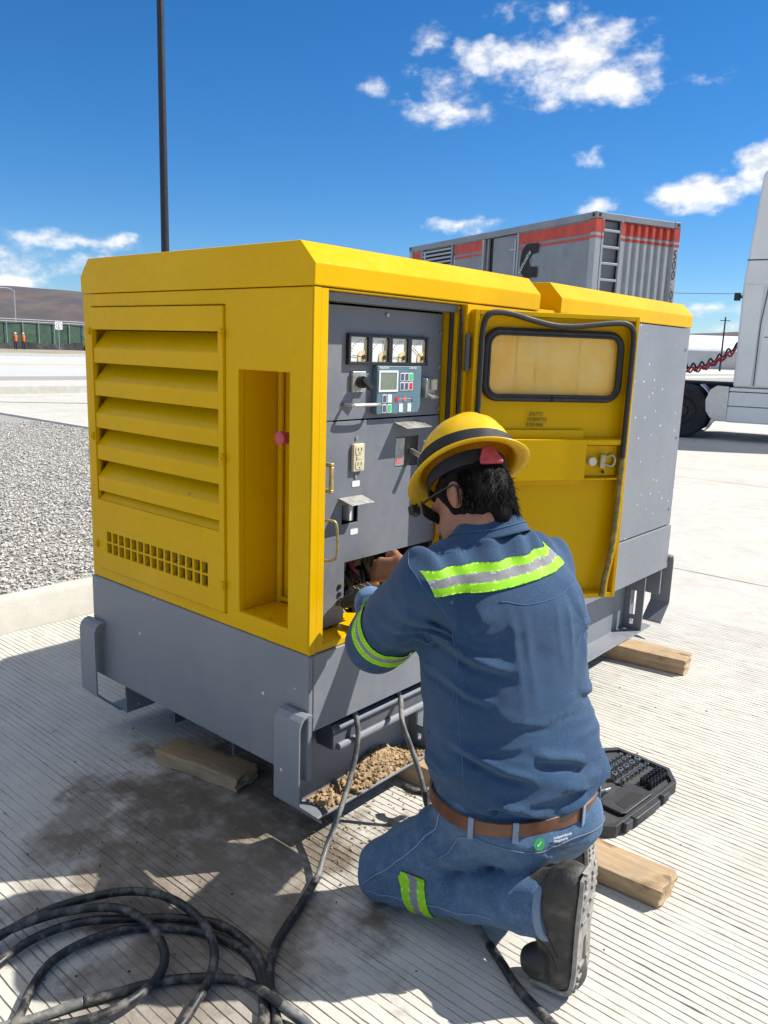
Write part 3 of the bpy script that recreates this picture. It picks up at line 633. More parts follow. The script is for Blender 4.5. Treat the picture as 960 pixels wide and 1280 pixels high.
# pull handles near the left post
mb = MB(); mb.box(lx, lx + .05, .105, .118, 1.165, 1.176); mb.box(lx, lx + .05, .105, .118, 1.088, 1.099); mb.box(lx + .04, lx + .05, .105, .118, 1.099, 1.165); mb.build('latch_loop', 'brass_zinc', LP, bevel=.002)
mb = MB(); mb.tube(catmull([(lx, .115, 1.0), (lx + .03, .125, 1.003), (lx + .047, .135, .99), (lx + .047, .138, .90), (lx + .03, .128, .882), (lx, .118, .88)], 5), .0042, 10); mb.build('pull_handle', 'brass_zinc', LP, smooth='auto')
for z in (1.30, 1.24, 1.03, .70):
    mb = MB(); mb.cyl((lx, .085, z), (lx + .02, .085, z), .009, n=8); mb.build('bolt', 'zinc_steel', LP)
# wires and bus bars inside the open terminal bay
rg = random.Random(5)
for k in range(16):
    y0 = .26 + .37 * rg.random(); p = [(pz - .30, y0, .70 + .1 * rg.random()), (pz - .2, y0 + rg.uniform(-.05, .05), .68 + .14 * rg.random()), (pz - .1, y0 + rg.uniform(-.07, .07), .66 + .12 * rg.random()), (pz - .05, y0 + rg.uniform(-.1, .1), .62)]
    mb = MB(); mb.tube(catmull(p, 5), rg.uniform(.005, .010), 8); mb.build('wire', ('black_rubber', 'black_rubber', 'brass_zinc', 'faded_red')[k % 4] if k % 4 != 3 or k < 8 else 'black_rubber', G, smooth='auto')
for k in range(4):
    mb = MB(); mb.box(pz - .22, pz - .2, .34 + k * .075, .375 + k * .075, .68, .84); mb.build('bus_bar', 'brass_zinc', G, bevel=.002)
mb = MB(); mb.box(pz - .30, pz - .02, .035, .215, .655, .66); mb.build('tray', 'yellow_paint', G)

# ---- open door
hx = np.array([0., .70, 0.]); dd = np.array([.353, .528, 0]); dd /= np.linalg.norm(dd); dn = np.array([dd[1], -dd[0], 0])
DF = lambda s, z, d: tuple(hx + dd * s + dn * (-d) + np.array([0, 0, z]))     # d>0 goes back towards the canopy
def dplate(u0, u1, v0, v1, holes, off, t): 
    mb = MB(); mb.plate(u0, u1, v0, v1, holes, lambda a, b, d: DF(a, b, d - off), t); return mb
D0 = dplate(.02, .628, .632, 1.640, [(.085, .57, 1.362, 1.565)], -.012, .012).build('door', 'yellow_paint', G, bevel=.002); D0['label'] = 'open yellow door with a gasketed window'
for (u0, u1, v0, v1) in ((.02, .034, .632, 1.64), (.6145, .628, .632, 1.64), (.0345, .614, 1.624, 1.64), (.0345, .614, .632, .65)):
    dplate(u0, u1, v0, v1, [], .028, .0399).build('door_flange', 'yellow_paint', D0, bevel=.002)
wp = rrect(.507, .222, .048, 7, .328, 1.464)
mb = MB(); mb.prism(rrect(.488, .204, .03, 6, .328, 1.464), lambda a, b, d: DF(a, b, d), .014, .019); mb.build('window_pane', 'dusty_acrylic', D0)
mb = MB(); mb.tube([DF(a, b, -.0) for a, b in wp], .012, 10, closed=True); wg = mb.build('window_gasket', 'black_rubber', D0, smooth='auto')
mb = MB(); mb.tube([DF(a, b, -.008) for a, b in rrect(.488, .203, .040, 7, .328, 1.464)], .005, 8, closed=True); mb.build('gasket_lip', 'black_rubber', D0, smooth='auto')
mb = MB(); mb.obox(DF(.33, 1.353, -.008), (.006, .02, .022)); mb.build('gasket_joint', 'ink', D0)
# cover plate behind window corners, stiffener shelf, latch box
mb = MB(); mb.prism([(0, 1.245), (.002, 1.245), (.002, 1.218), (.03, 1.214), (.03, 1.072), (.002, 1.066), (.002, 1.05), (0, 1.05)], lambda a, b, d: DF(d, b, -a), .045, .462); st = mb.build('stiffener', 'yellow_paint', D0, bevel=.002)
mb = MB(); mb.prism([(0, 1.218), (.03, 1.214), (.03, 1.196), (0, 1.196)], lambda a, b, d: DF(d, b, -a), .4625, .607); mb.build('stiffener_bar', 'yellow_paint', D0, bevel=.002)
mb = MB(); mb.prism([(0, 1.066), (.03, 1.072), (.03, 1.078), (0, 1.078)], lambda a, b, d: DF(d, b, -a), .4625, .607); mb.build('stiffener_bar', 'yellow_paint', D0, bevel=.002)
L0 = MB(); L0.plate(.468, .598, 1.082, 1.192, [], lambda a, b, d: DF(a, b, d - .006), .006); LB = L0.build('latch_box', 'yellow_paint', D0, bevel=.003)
mb = MB(); mb.cyl(DF(.492, 1.137, -.006), DF(.492, 1.137, -.03), .016, n=16); mb.build('latch_knob', 'cream_plastic', D0, smooth='auto', bevel=.003)
mb = MB(); mb.obox(DF(.535, 1.138, -.016), (.02, .045, .05), Matrix.Rotation(R_(33), 3, 'Z')); mb.build('latch_slider', 'brass_zinc', D0, bevel=.004)
mb = MB(); mb.tube(catmull([DF(.55, 1.15, -.012), DF(.575, 1.158, -.016), DF(.585, 1.138, -.018), DF(.575, 1.118, -.016), DF(.55, 1.125, -.012)], 5), .006, 8); mb.build('latch_hook', 'brass_zinc', D0, smooth='auto')
mb = MB(); mb.obox(DF(.545, 1.098, -.009), (.004, .036, .01), Matrix.Rotation(R_(33), 3, 'Z')); mb.build('latch_slot', 'ink', D0)
mb = MB(); mb.box(0, 0, 0, 0, 0, 0)
# perimeter seal, sagging along the top and hanging loose at the bottom right
plain('worn_lit_seal', (.20, .16, .04), .75, var=.5, vs=40)  # torn lower run; yellow light on it is put into the olive colour
sp = [(.042, .90), (.041, 1.2), (.043, 1.45), (.044, 1.565), (.055, 1.615), (.085, 1.632), (.15, 1.628), (.22, 1.612), (.30, 1.598), (.38, 1.598), (.45, 1.606), (.52, 1.614), (.570, 1.614), (.597, 1.598), (.606, 1.56), (.606, 1.4), (.604, 1.15), (.602, 1.0), (.597, .86), (.588, .78), (.575, .70), (.572, .64)]
mb = MB(); mb.tube(catmull([DF(a, b, -.034) for a, b in sp[:17]], 5), .0098, 10); mb.build('door_seal', 'black_rubber', D0, smooth='auto'); mb = MB(); mb.tube(catmull([DF(a, b, -.034) for a, b in sp[16:]], 5), .0105, 10); mb.build('door_seal', 'worn_lit_seal', D0, smooth='auto')
mb = MB(); mb.tube(catmull([DF(a + .012, b, -.03) for a, b in sp[15:]], 5), .007, 8); mb.build('door_seal', 'yellow_paint', D0, smooth='auto')
for z in (1.50, .80):
    mb = MB(); mb.cyl((.012, .694, z - .06), (.012, .694, z + .06), .009, n=12); mb.box(-.004, .010, .70, .735, z - .05, z + .05); mb.build('hinge', 'panel_dark', D0, bevel=.001)
# handwriting in felt pen
TMd = lambda s, z: frame(DF(s, z, -.0006), tuple(dd), (0, 0, 1), tuple(dn))
for i, (s, tx) in enumerate(((.246, 'DAYTO'), (.240, 'HORAST63'), (.236, '8750 4468'), (.250, '7810'))):
    text_mesh('handwriting', tx, .0185, 'ink', D0, TMd(s, 1.294 - i * .0185 - (.006 if i == 3 else 0)), sx=.82, shear=.15)

# soil lying on the skid flange
def soil(P): return .093 + .0 * P[:, 0]
def mound():
    nx, ny = 14, 60; rg = np.random.RandomState(8); xs = np.linspace(-.106, -.010, nx); ys = np.linspace(.10, .60, ny); V = []
    for y in ys:
        hgt = .055 * math.exp(-((y - .42) / .10) ** 2) + .002 * math.exp(-((y - .2) / .1) ** 2) + .0022
        for x in xs:
            u = (x + .106) / .096; V.append((x, y, .0902 + max(0., hgt * (1 - u ** 1.5) * (.75 + .5 * rg.rand()) - .0015)))
    F = [(j * nx + i, j * nx + i + 1, (j + 1) * nx + i + 1, (j + 1) * nx + i) for j in range(ny - 1) for i in range(nx - 1)]
    return tag(mk('soil_heap', V, F, 'dirt_clod', smooth=True), 'heap of dry brown soil lying on the skid flange', 'soil', kind='stuff')
mound()
o = stones('soil_clods', 1700, (-.104, -.012), (.09, .60), .1, .0018, .0165, 'dirt_clod', seed=21,
       zfun=lambda P: .092 + .05 * np.exp(-((P[:, 1] - .42) / .10) ** 2) * np.clip(1 - ((P[:, 0] + .106) / .096) ** 1.4, 0, 1), dens=lambda P: .25 + .75 * np.exp(-((P[:, 1] - .40) / .14) ** 2), squash=.8)
tag(o, 'crumbled soil clods scattered on the skid flange', 'soil')
# ================================================================== background things
plain('dark_pole', (.03, .026, .03), .5, .3); plain('white_paint', (.74, .73, .70), .32, var=.05, vs=1.5, bump=.04, bs=6, bd=.02)
plain('grey_container', (.235, .245, .265), .55, var=.12, vs=2.5, bump=.05, bs=20, bd=.01); plain('container_red', (.52, .065, .035), .5, var=.14, vs=4); plain('container_light', (.36, .37, .385), .5, var=.08, vs=4)
plain('tyre', (.02, .02, .021), .85, var=.3, vs=20, bump=.4, bs=40, bd=.01); plain('polished', (.55, .54, .52), .38, .9, var=.06, bump=.05, bs=8, bd=.01); plain('chassis', (.03, .028, .027), .7, var=.4, vs=12)
plain('red_hose', (.5, .03, .05), .5); plain('hivis_orange', (.75, .16, .03), .7); plain('work_dark', (.03, .032, .045), .8); plain('worker_skin', (.25, .13, .08), .6)
plain('mesh_green', (.05, .095, .065), .9, var=.3, vs=1.2); plain('black_fabric', (.012, .014, .014), .8, var=.4, vs=3); plain('galvanised', (.5, .51, .52), .45, .6); plain('machine_yellow', (.55, .36, .06), .5)
plain('pale_wall', (.45, .45, .45), .8, var=.1, vs=.5)
# light mast
M0 = empty('light_mast', (-15.37, 10.085, 0), 'tall dark light mast rising behind the yellow generator', 'light pole')
mb = MB(); mb.tube([(-15.37, 10.085, 0), (-15.37, 10.085, 13)], [.105, .07], 16); mb.build('pole', 'dark_pole', M0, smooth='auto')
mb = MB(); mb.cyl((-15.37, 10.085, 0), (-15.37, 10.085, .06), .22, n=16); mb.build('base_plate', 'dark_pole', M0, bevel=.01)
for s in (-1, 1):
    mb = MB(); mb.tube([(-15.37, 10.085, 12.8), (-15.37 + s * .9, 10.085, 13.0)], .035, 8); a = mb.build('arm', 'dark_pole', M0)
    mb = MB(); mb.obox((-15.37 + s * 1.15, 10.085, 13.02), (.6, .28, .09)); mb.build('lamp_head', 'dark_pole', a, bevel=.02)
# ---- container on a trailer
CA = Vector((-6.153, 13.696, 4.3)); e1 = Vector((math.cos(R_(158.3)), math.sin(R_(158.3)), 0)); e2 = Vector((math.cos(R_(68.3)), math.sin(R_(68.3)), 0)); LC, WC, HC = 7.5, 2.3, 2.9
K0 = CA - Vector((0, 0, HC)); CT = empty('generator_container', K0 + e1 * LC / 2 + e2 * WC / 2, 'grey shipping container with red stripes and ladder behind the generator', 'container')
cf = lambda a, b, z: tuple(K0 + e1 * a + e2 * b + Vector((0, 0, z)))           # a along length, b across, z up
def cbox(mb, a0, a1, b0, b1, z0, z1):
    v = [cf(a, b, z) for z in (z0, z1) for a, b in ((a0, b0), (a1, b0), (a1, b1), (a0, b1))]
    return mb.pts(v, [(3, 2, 1, 0), (4, 5, 6, 7), (0, 1, 5, 4), (1, 2, 6, 5), (2, 3, 7, 6), (3, 0, 4, 7)])
def cpart(name, m, parent, *boxes, **k): 
    mb = MB(); [cbox(mb, *b) for b in boxes]; return mb.build(name, m, parent, **k)
for b in ((0, .1), (WC - .1, WC)):
    cpart('side_beam', 'grey_container', CT, (.19, LC - .19, *b, HC - .14, HC), bevel=.01); cpart('side_beam', 'grey_container', CT, (.19, LC - .19, *b, 0, .16), bevel=.01)
for a in ((0, .1), (LC - .1, LC)):
    cpart('end_beam', 'grey_container', CT, (*a, .17, WC - .17, HC - .13, HC - .004), bevel=.01); cpart('end_beam', 'grey_container', CT, (*a, .17, WC - .17, 0, .16), bevel=.01)
for a in (0, LC - .16):
    for b in (0, WC - .16):
        cpart('corner_post', 'container_light', CT, (a, a + .16, b, b + .16, .13, HC - .13), bevel=.012)
        for z in (0, HC - .12):
            c = cpart('corner_casting', 'grey_container', CT, (a - .006, a + .18, b - .006, b + .17, z - .004, z + .125), bevel=.012)
            cpart('casting_hole', 'ink', c, (a - .009, a + .02, b + .05, b + .115, z + .03, z + .095)); cpart('casting_hole', 'ink', c, (a + .05, a + .12, b - .009, b + .02, z + .03, z + .095))
cpart('roof', 'grey_container', CT, (.1, LC - .1, .1, WC - .1, HC - .06, HC - .03)); cpart('floor', 'chassis', CT, (.1, LC - .1, .1, WC - .1, .02, .1))
def corrug(u0, u1, pitch, depth, flat=.5):
    P = []; n = max(1, round((u1 - u0) / pitch)); p = (u1 - u0) / n
    for k in range(n):
        a = u0 + k * p; P += [(a, 0), (a + p * flat * .5, 0), (a + p * .5, depth), (a + p * .5 + p * flat * .5 - .0, depth)]
    return P + [(u1, 0)]
def corr_wall(name, m, pts, fn, z0, z1, parent):
    n = len(pts); return mk(name, [fn(u, d, z) for z in (z0, z1) for u, d in pts], [(i, i + 1, n + i + 1, n + i) for i in range(n - 1)], m, parent)
# camera-side wall: plain corrugated stretches, louvre, recessed door
zs0, zs1 = .16, HC - .14
for a0, a1 in ((.16, 2.49), (3.94, 5.18), (6.86, LC - .16)):
    P = corrug(a0, a1, .28, .02); corr_wall('wall_sheet', 'grey_container', P, lambda u, d, z: cf(u, .022 + d, z), zs0, zs1, CT)
    for z0, z1 in ((HC - .40, HC - .165), (HC - .505, HC - .455)):
        corr_wall('red_stripe', 'container_red', P, lambda u, d, z: cf(u, .014 + d, z), z0, z1, CT)
corr_wall('wall_sheet', 'grey_container', corrug(.16, LC - .16, .28, .03), lambda u, d, z: cf(u, WC - .02 - d, z), zs0, zs1, CT)
cpart('door_frame', 'container_light', CT, (2.50, 2.56, 0.0, .06, .16, HC - .145), bevel=.005); cpart('door_frame', 'container_light', CT, (3.86, 3.93, 0.0, .06, .16, HC - .145), bevel=.005)
dr = cpart('door', 'grey_container', CT, (2.57, 3.55, .06, .09, .18, HC - .16), bevel=.005); cpart('door_recess', 'chassis', CT, (3.56, 3.85, .10, .13, .18, HC - .16)); cpart('door_post', 'grey_container', CT, (3.70, 3.76, .03, .08, .18, HC - .16), bevel=.005)
mb = MB(); mb.tube([cf(2.66, .04, .4), cf(2.66, .04, HC - .25)], .022, 8); mb.build('lock_rod', 'galvanised', dr); cpart('door_handle', 'galvanised', dr, (2.62, 2.85, .02, .05, HC - .50, HC - .46), bevel=.006)
lv = cpart('louvre_frame', 'grey_container', CT, (5.25, 5.33, .0, .05, .3, HC - .15), (6.77, 6.85, .0, .05, .3, HC - .15)); cpart('louvre_back', 'ink', lv, (5.33, 6.77, .09, .1, .3, HC - .15))
for k in range(14):
    z = HC - .24 - k * .1; mb = MB(); mb.prism([(.01, z), (.01, z + .045), (.08, z + .075), (.085, z + .07), (.016, z + .04), (.016, z)], lambda a, b, d: cf(d, a, b), 5.332, 6.768); mb.build('louvre_slat', 'container_light', lv)
# company emblem: a black hooked letter with white script across it
LG = [(-.42, .06), (-.36, .30), (-.18, .46), (.42, .46), (.42, .20), (.12, .17), (-.02, .05), (.0, -.12), (.12, -.17), (.42, -.17), (.42, -.46), (-.14, -.46), (-.34, -.32), (-.42, -.1)]
mb = MB(); mb.prism([(2.10 - x * .72, 2.12 + z * .78) for x, z in LG], lambda a, b, d: cf(a, d, b), .0045, .009); lg = mb.build('emblem', 'ink', CT)
text_mesh('emblem_script', 'cummins', .17, 'white_print', lg, frame(cf(2.40, .0035, 1.86), tuple(-e1 * .62 + Vector((0, 0, .72))), tuple(e1 * .72 + Vector((0, 0, .62))), tuple(-e2)))
# end wall: corrugations, ladder, stripe, vertical number
P = corrug(.72, WC - .16, .205, .055, .75); corr_wall('end_sheet', 'container_light', P, lambda u, d, z: cf(.02 + d, u, z), .16, HC - .13, CT)
for z0, z1 in ((HC - .38, HC - .135), (HC - .49, HC - .44)): corr_wall('red_stripe', 'container_red', P, lambda u, d, z: cf(.014 + d, u, z), z0, z1, CT)
cpart('ladder_back', 'grey_container', CT, (.14, .16, .16, .70, .16, HC - .14))
ldr = cpart('ladder_rail', 'container_light', CT, (-.005, .05, .165, .215, .16, HC - .13), bevel=.005); cpart('ladder_rail', 'container_light', CT, (-.005, .05, .66, .715, .16, HC - .13), bevel=.005)
for k in range(8):
    z = HC - .36 - k * .315; cpart('rung', 'container_light', CT, (0.0, .05, .2155, .6595, z, z + .05), bevel=.008)
for z0, z1 in ((HC - .38, HC - .135), (HC - .49, HC - .44)):
    for a in ((-.003, .162, -.003, .0), (-.003, .0, 0.001, .162), (-.003, .0, WC - .16, WC), (-.008, -.0055, .166, .214), (-.008, -.0055, .661, .714)): cpart('red_stripe', 'container_red', CT, (*a, z0, z1))
for i, ch in enumerate('500:007'):
    text_mesh('number', ch, .27, 'ink', CT, frame(cf(-.004, WC - .14, HC - .74 - i * (.205 if i < 4 else .205)), tuple(e2), (0, 0, 1), tuple(-e1)), sx=.75)
# trailer underneath
TR = empty('container_trailer', K0 + e1 * LC / 2 + e2 * WC / 2 - Vector((0, 0, 1.4)), 'dark flatbed trailer carrying the striped grey container', 'trailer')
for b in (.55, WC - .75): cpart('chassis_beam', 'chassis', TR, (-.4, LC + 1.2, b, b + .2, -.45, -.06), bevel=.01)
for a in (.2, 2.5, 5., 7.2): cpart('crossmember', 'chassis', TR, (a, a + .2, .0, WC, -.058, -.012))
for b in (.4, WC - .5): cpart('landing_leg', 'chassis', TR, (LC - .6, LC - .48, b, b + .12, -1.4, -.46), bevel=.01)
def wheel(parent, c, ax, r, w, name='wheel', hub='chassis'):
    c = Vector(c); ax = Vector(ax)
    mb = MB(); mb.lathe([(r * .58, -w / 2), (r * .9, -w / 2), (r * .985, -w * .38), (r, -w * .25), (r, w * .25), (r * .985, w * .38), (r * .9, w / 2), (r * .58, w / 2)], c, ax, 36, closed=True); t = mb.build(name, 'tyre', parent, smooth='auto')
    mb = MB(); mb.lathe([(0, w * .3), (r * .2, w * .3), (r * .25, w * .12), (r * .5, w * .05), (r * .56, w * .42), (r * .585, w * .45), (r * .585, -w * .4), (0, -w * .4)], c, ax, 30); mb.build('rim', hub, t, smooth='auto')
    return t
for a in (.6, 1.9):
    for b, s in ((.22, -1), (WC - .22, 1)): wheel(TR, cf(a, b, -.9), tuple(e2 * s), .5, .42)
# ---- white tractor truck
th = Vector((.975, .222, 0)).normalized(); tn = Vector((th.y, -th.x, 0)); P0 = Vector((-3.457, 14.386, 0))
TK = empty('truck', P0 + th * 1.5 - tn * 1.25, 'white truck tractor parked at the right edge, seen from its rear axles', 'truck')
tf = lambda a, b, z: tuple(P0 + th * a - tn * b + Vector((0, 0, z)))             # a forwards, b across to the far side
def tpart(name, m, parent, poly, b0, b1, **k):
    mb = MB(); mb.prism(poly, lambda a, z, d: tf(a, d, z), b0, b1); return mb.build(name, m, parent, **k)
CB = tpart('cab', 'white_paint', TK, [(0.02, 1.02), (.0, 2.9), (.13, 4.86), (.5, 5.0), (1.3, 4.95), (2.6, 4.0), (3.3, 3.0), (3.5, 2.0), (4.9, 1.85), (5.3, 1.6), (5.3, .7), (2.9, .7), (2.9, 1.02)], .06, 2.44, bevel=.05)
tpart('side_fairing', 'white_paint', TK, [(-.04, .36), (-.03, .93), (3.3, .93), (3.3, .36)], .0, .5, bevel=.03)
tpart('side_fairing', 'white_paint', TK, [(-.03, .945), (-.02, 1.01), (3.3, 1.01), (3.3, .945)], .02, .5, bevel=.01)
tpart('side_fairing', 'white_paint', TK, [(-.04, .36), (-.03, .93), (3.3, .93), (3.3, .36)], 2.0, 2.5, bevel=.03)
tpart('sleeper_side', 'white_paint', CB, [(.06, 1.06), (.03, 2.90), (.36, 2.90), (.33, 1.06)], .04, .08, bevel=.008)
tpart('sleeper_side', 'white_paint', CB, [(.40, 1.06), (.43, 2.0), (.55, 2.88), (2.2, 2.88), (2.2, 1.06)], .042, .08, bevel=.008)
tpart('panel_line', 'chassis', CB, [(.366, 1.06), (.366, 2.2), (.43, 2.9), (.445, 2.9), (.38, 2.2), (.38, 1.06)], .039, .06)
tpart('panel_line', 'chassis', CB, [(.46, 1.95), (.46, 1.965), (2.2, 1.965), (2.2, 1.95)], .039, .06)
tpart('roof_seam', 'chassis', CB, [(.02, 3.325), (.02, 3.345), (2.9, 3.345), (2.9, 3.325)], .054, .08)
tpart('step_seam', 'chassis', CB, [(-.032, .66), (-.032, .675), (3.28, .675), (3.28, .66)], -.003, .02)
tpart('windscreen', 'ink', CB, [(2.75, 3.78), (3.28, 3.0), (3.48, 2.15), (3.5, 2.15), (3.31, 3.02), (2.78, 3.8)], .3, 2.2)
tpart('side_window', 'ink', CB, [(2.35, 2.2), (2.35, 3.0), (2.95, 3.0), (3.3, 2.2)], .05, .07)
mb = MB(); mb.tube([tf(.05, .2, 2.69), tf(-.06, .2, 2.69)], .03, 8); mb.obox(tf(-.09, .2, 2.69), (.09, .09, .14)); mb.build('work_lamp', 'black_plastic', CB)
for b in (.75, 1.55): tpart('frame_rail', 'chassis', TK, [(-3.9, .78), (-3.9, 1.04), (2.8, 1.04), (2.8, .78)], b, b + .18)
tpart('deck', 'chassis', TK, [(-1.1, 1.04), (-1.1, 1.08), (.0, 1.08), (.0, 1.04)], .7, 1.8); tpart('fifth_wheel', 'chassis', TK, [(-2.6, 1.05), (-2.6, 1.2), (-1.6, 1.2), (-1.6, 1.05)], .8, 1.7, bevel=.03)
for a in (-.86, -1.95):
    for b, s in ((.18, 1), (.5, 1), (2.0, -1), (2.32, -1)): wheel(TK, tf(a, b, .52), tuple(tn * s), .52, .28)
for b, s in ((.2, 1), (2.3, -1)): wheel(TK, tf(4.1, b, .52), tuple(tn * s), .52, .3)
fp = [(-.86 + .60 * math.cos(R_(a)), .54 + .60 * math.sin(R_(a))) for a in range(-38, 62, 8)]; fq = [(-.86 + .585 * math.cos(R_(a)), .54 + .585 * math.sin(R_(a))) for a in range(58, -42, -8)]
tpart('mudguard', 'polished', TK, fp + fq, .0, .66, smooth='auto')
tpart('quarter_fender', 'polished', TK, [(-.03, .37), (-.03, 1.03), (-.25, 1.04), (-.37, .95), (-.43, .76), (-.41, .55), (-.32, .42), (-.2, .37)], -.01, .05, bevel=.015)
for k, (mname, z) in enumerate((('red_hose', 1.70), ('black_rubber', 1.82), ('red_hose', 1.78))):
    pts = [tf(-.08 - t * 1.5, 1.0 + .2 * k + .045 * math.sin(t * 60), z - .25 * math.sin(t * math.pi) * (1 + .2 * k) - .25 * t + .05 * math.cos(t * 60)) for t in np.linspace(0, 1, 150)]
    mb = MB(); mb.tube(pts, .018, 6); mb.build('air_line', mname, TK, smooth='auto')
# ---- far side of the road on the left
FN = empty('site_fence', (-98, 60, 0), 'long green mesh screened fence across the road', 'fence')
mb = MB(); ys = np.arange(-20, 150, 2.)
nn = len(ys); mk('screen', [(-98.05 + .12 * math.sin(y * 1.7), y, z) for z in (.5, 3.3) for y in ys], [(i, i + 1, nn + i + 1, nn + i) for i in range(nn - 1)], 'mesh_green', FN)
mb = MB(); mb.cyl((-97.9, 0, .2), (-97.9, 0, 3.75), .045, n=8); p0 = mb.build('post', 'galvanised', FN)
p0.location.y += -20
for k in range(1, 84):
    c = p0.copy(); link(c); c.location.y = -20 + k * 2.0
for z in (3.72, 3.45): 
    mb = MB(); mb.tube([(-97.9, -20, z), (-97.9, 148, z)], .03, 6); mb.build('top_rail', 'galvanised', FN)
rgn = np.random.RandomState(2); yb = np.arange(-20, 150, 1.2); hb = .62 + .25 * rgn.rand(len(yb)); nb = len(yb)
vs = [(-92 + .3 * math.sin(y), y, .15) for y in yb] + [(-92.4 + .3 * math.sin(y), y, .2 + h) for y, h in zip(yb, hb)] + [(-93.4 + .3 * math.sin(y), y, .15) for y in yb]
tag(mk('silt_barrier', vs, [(i, i + 1, nb + i + 1, nb + i) for i in range(nb - 1)] + [(nb + i, nb + i + 1, 2 * nb + i + 1, 2 * nb + i) for i in range(nb - 1)], 'black_fabric'), 'low black fabric barrier running below the green fence', 'barrier')
def sign(x, y):
    o = empty('road_sign', (x, y, .2), 'small white square road sign on a thin post across the road', 'sign')
    mb = MB(); mb.cyl((x, y, .2), (x, y, 3.2), .035, n=8); mb.build('post', 'galvanised', o)
    mb = MB(); mb.prism(rrect(.85, .85, .08, 3, 0, 2.95), lambda a, b, d: (x + .04 + d, y + a, b), 0, .02); pl = mb.build('plate', 'white_print', o)
    mb = MB(); mb.lathe([(.28, 0), (.33, 0), (.33, .006), (.28, .006)], (x + .0605, y, 2.95), (1, 0, 0), 24, closed=True); mb.build('ring', 'ink', pl); 
    mb = MB(); mb.box(x + .061, x + .067, y - .04, y + .04, 2.72, 3.12); mb.build('symbol', 'ink', pl)
sign(-85.5, 44.1)
SLm = empty('street_lamp', (-118, 54.6, 0), 'pale street lamp standing beyond the green fence', 'street lamp')
mb = MB(); mb.tube([(-118, 54.6, 0), (-118, 54.6, 8.2)], [.09, .07], 8); mb.build('pole', 'galvanised', SLm); mb = MB(); mb.tube([(-118, 54.6, 8.1), (-117.6, 53.9, 8.4), (-117.2, 52.6, 8.45)], .05, 6); mb.build('arm', 'galvanised', SLm); mb = MB(); mb.obox((-117.1, 52.2, 8.42), (.25, .7, .14)); mb.build('lamp_head', 'galvanised', SLm)
CMp = empty('compactor', (-89, 49.6, .2), 'small yellow machine standing in front of the black barrier', 'machine')
mb = MB(); mb.obox((-89, 49.6, .95), (.9, 1.0, .7)); mb.build('body', 'machine_yellow', CMp, bevel=.1); mb = MB(); mb.cyl((-89, 49.1, .5), (-89, 50.1, .5), .3, n=14); mb.build('drum', 'chassis', CMp, smooth='auto'); mb = MB(); mb.tube([(-89, 49.2, 1.3), (-89, 48.8, 1.9), (-89.4, 48.8, 1.9)], .04, 6); mb.build('handle', 'chassis', CMp)
# right-hand distance
WT = empty('storage_shed', (-52, 150, 0), 'long low white roofed shed in the far distance on the right', 'shed')
mb = MB(); rr_ = [(-9, 0), (9, 0), (9, 2.6)] + [(9 * math.cos(R_(a)), 2.6 + 3.4 * math.sin(R_(a))) for a in range(15, 180, 15)] + [(-9, 2.6)]
f1 = Vector((.757, .652, 0)); f2 = Vector((-.652, .757, 0)); mb.prism(rr_, lambda a, b, d: tuple(Vector((-52, 150, 0)) + f2 * a + f1 * d + Vector((0, 0, b))), -14, 26); mb.build('shell', 'white_paint', WT, smooth='auto')
mb = MB(); mb.obox((-52 + .652 * 9.3, 150 - .757 * 9.3, 1.55), (70, .2, 3.1), Matrix.Rotation(math.atan2(.652, .757), 3, 'Z')); mb.build('front_wall', 'pale_wall', WT)
for i, (x, y, h) in enumerate(((-38, 118, 7.6), (-64, 150, 6))):
    o = empty('utility_pole', (x, y, 0), ('thin dark utility pole in front of the white shed', 'far thin utility pole left of the white shed')[i], 'pole', 'utility poles'); mb = MB(); mb.tube([(x, y, 0), (x, y, h)], [.14, .1], 8); mb.build('shaft', 'dark_pole', o); mb = MB(); mb.obox((x, y, h - .5), (1.4, .1, .1), Matrix.Rotation(R_(40), 3, 'Z')); mb.build('crossarm', 'dark_pole', o)
mb = MB(); mb.tube([(-70, 40, 7.7), (-25, 68, 7.0), (30, 100, 7.7)], .02, 5); tag(mb.build('power_line', 'ink'), 'thin overhead power line crossing the sky between container and truck', 'cable')
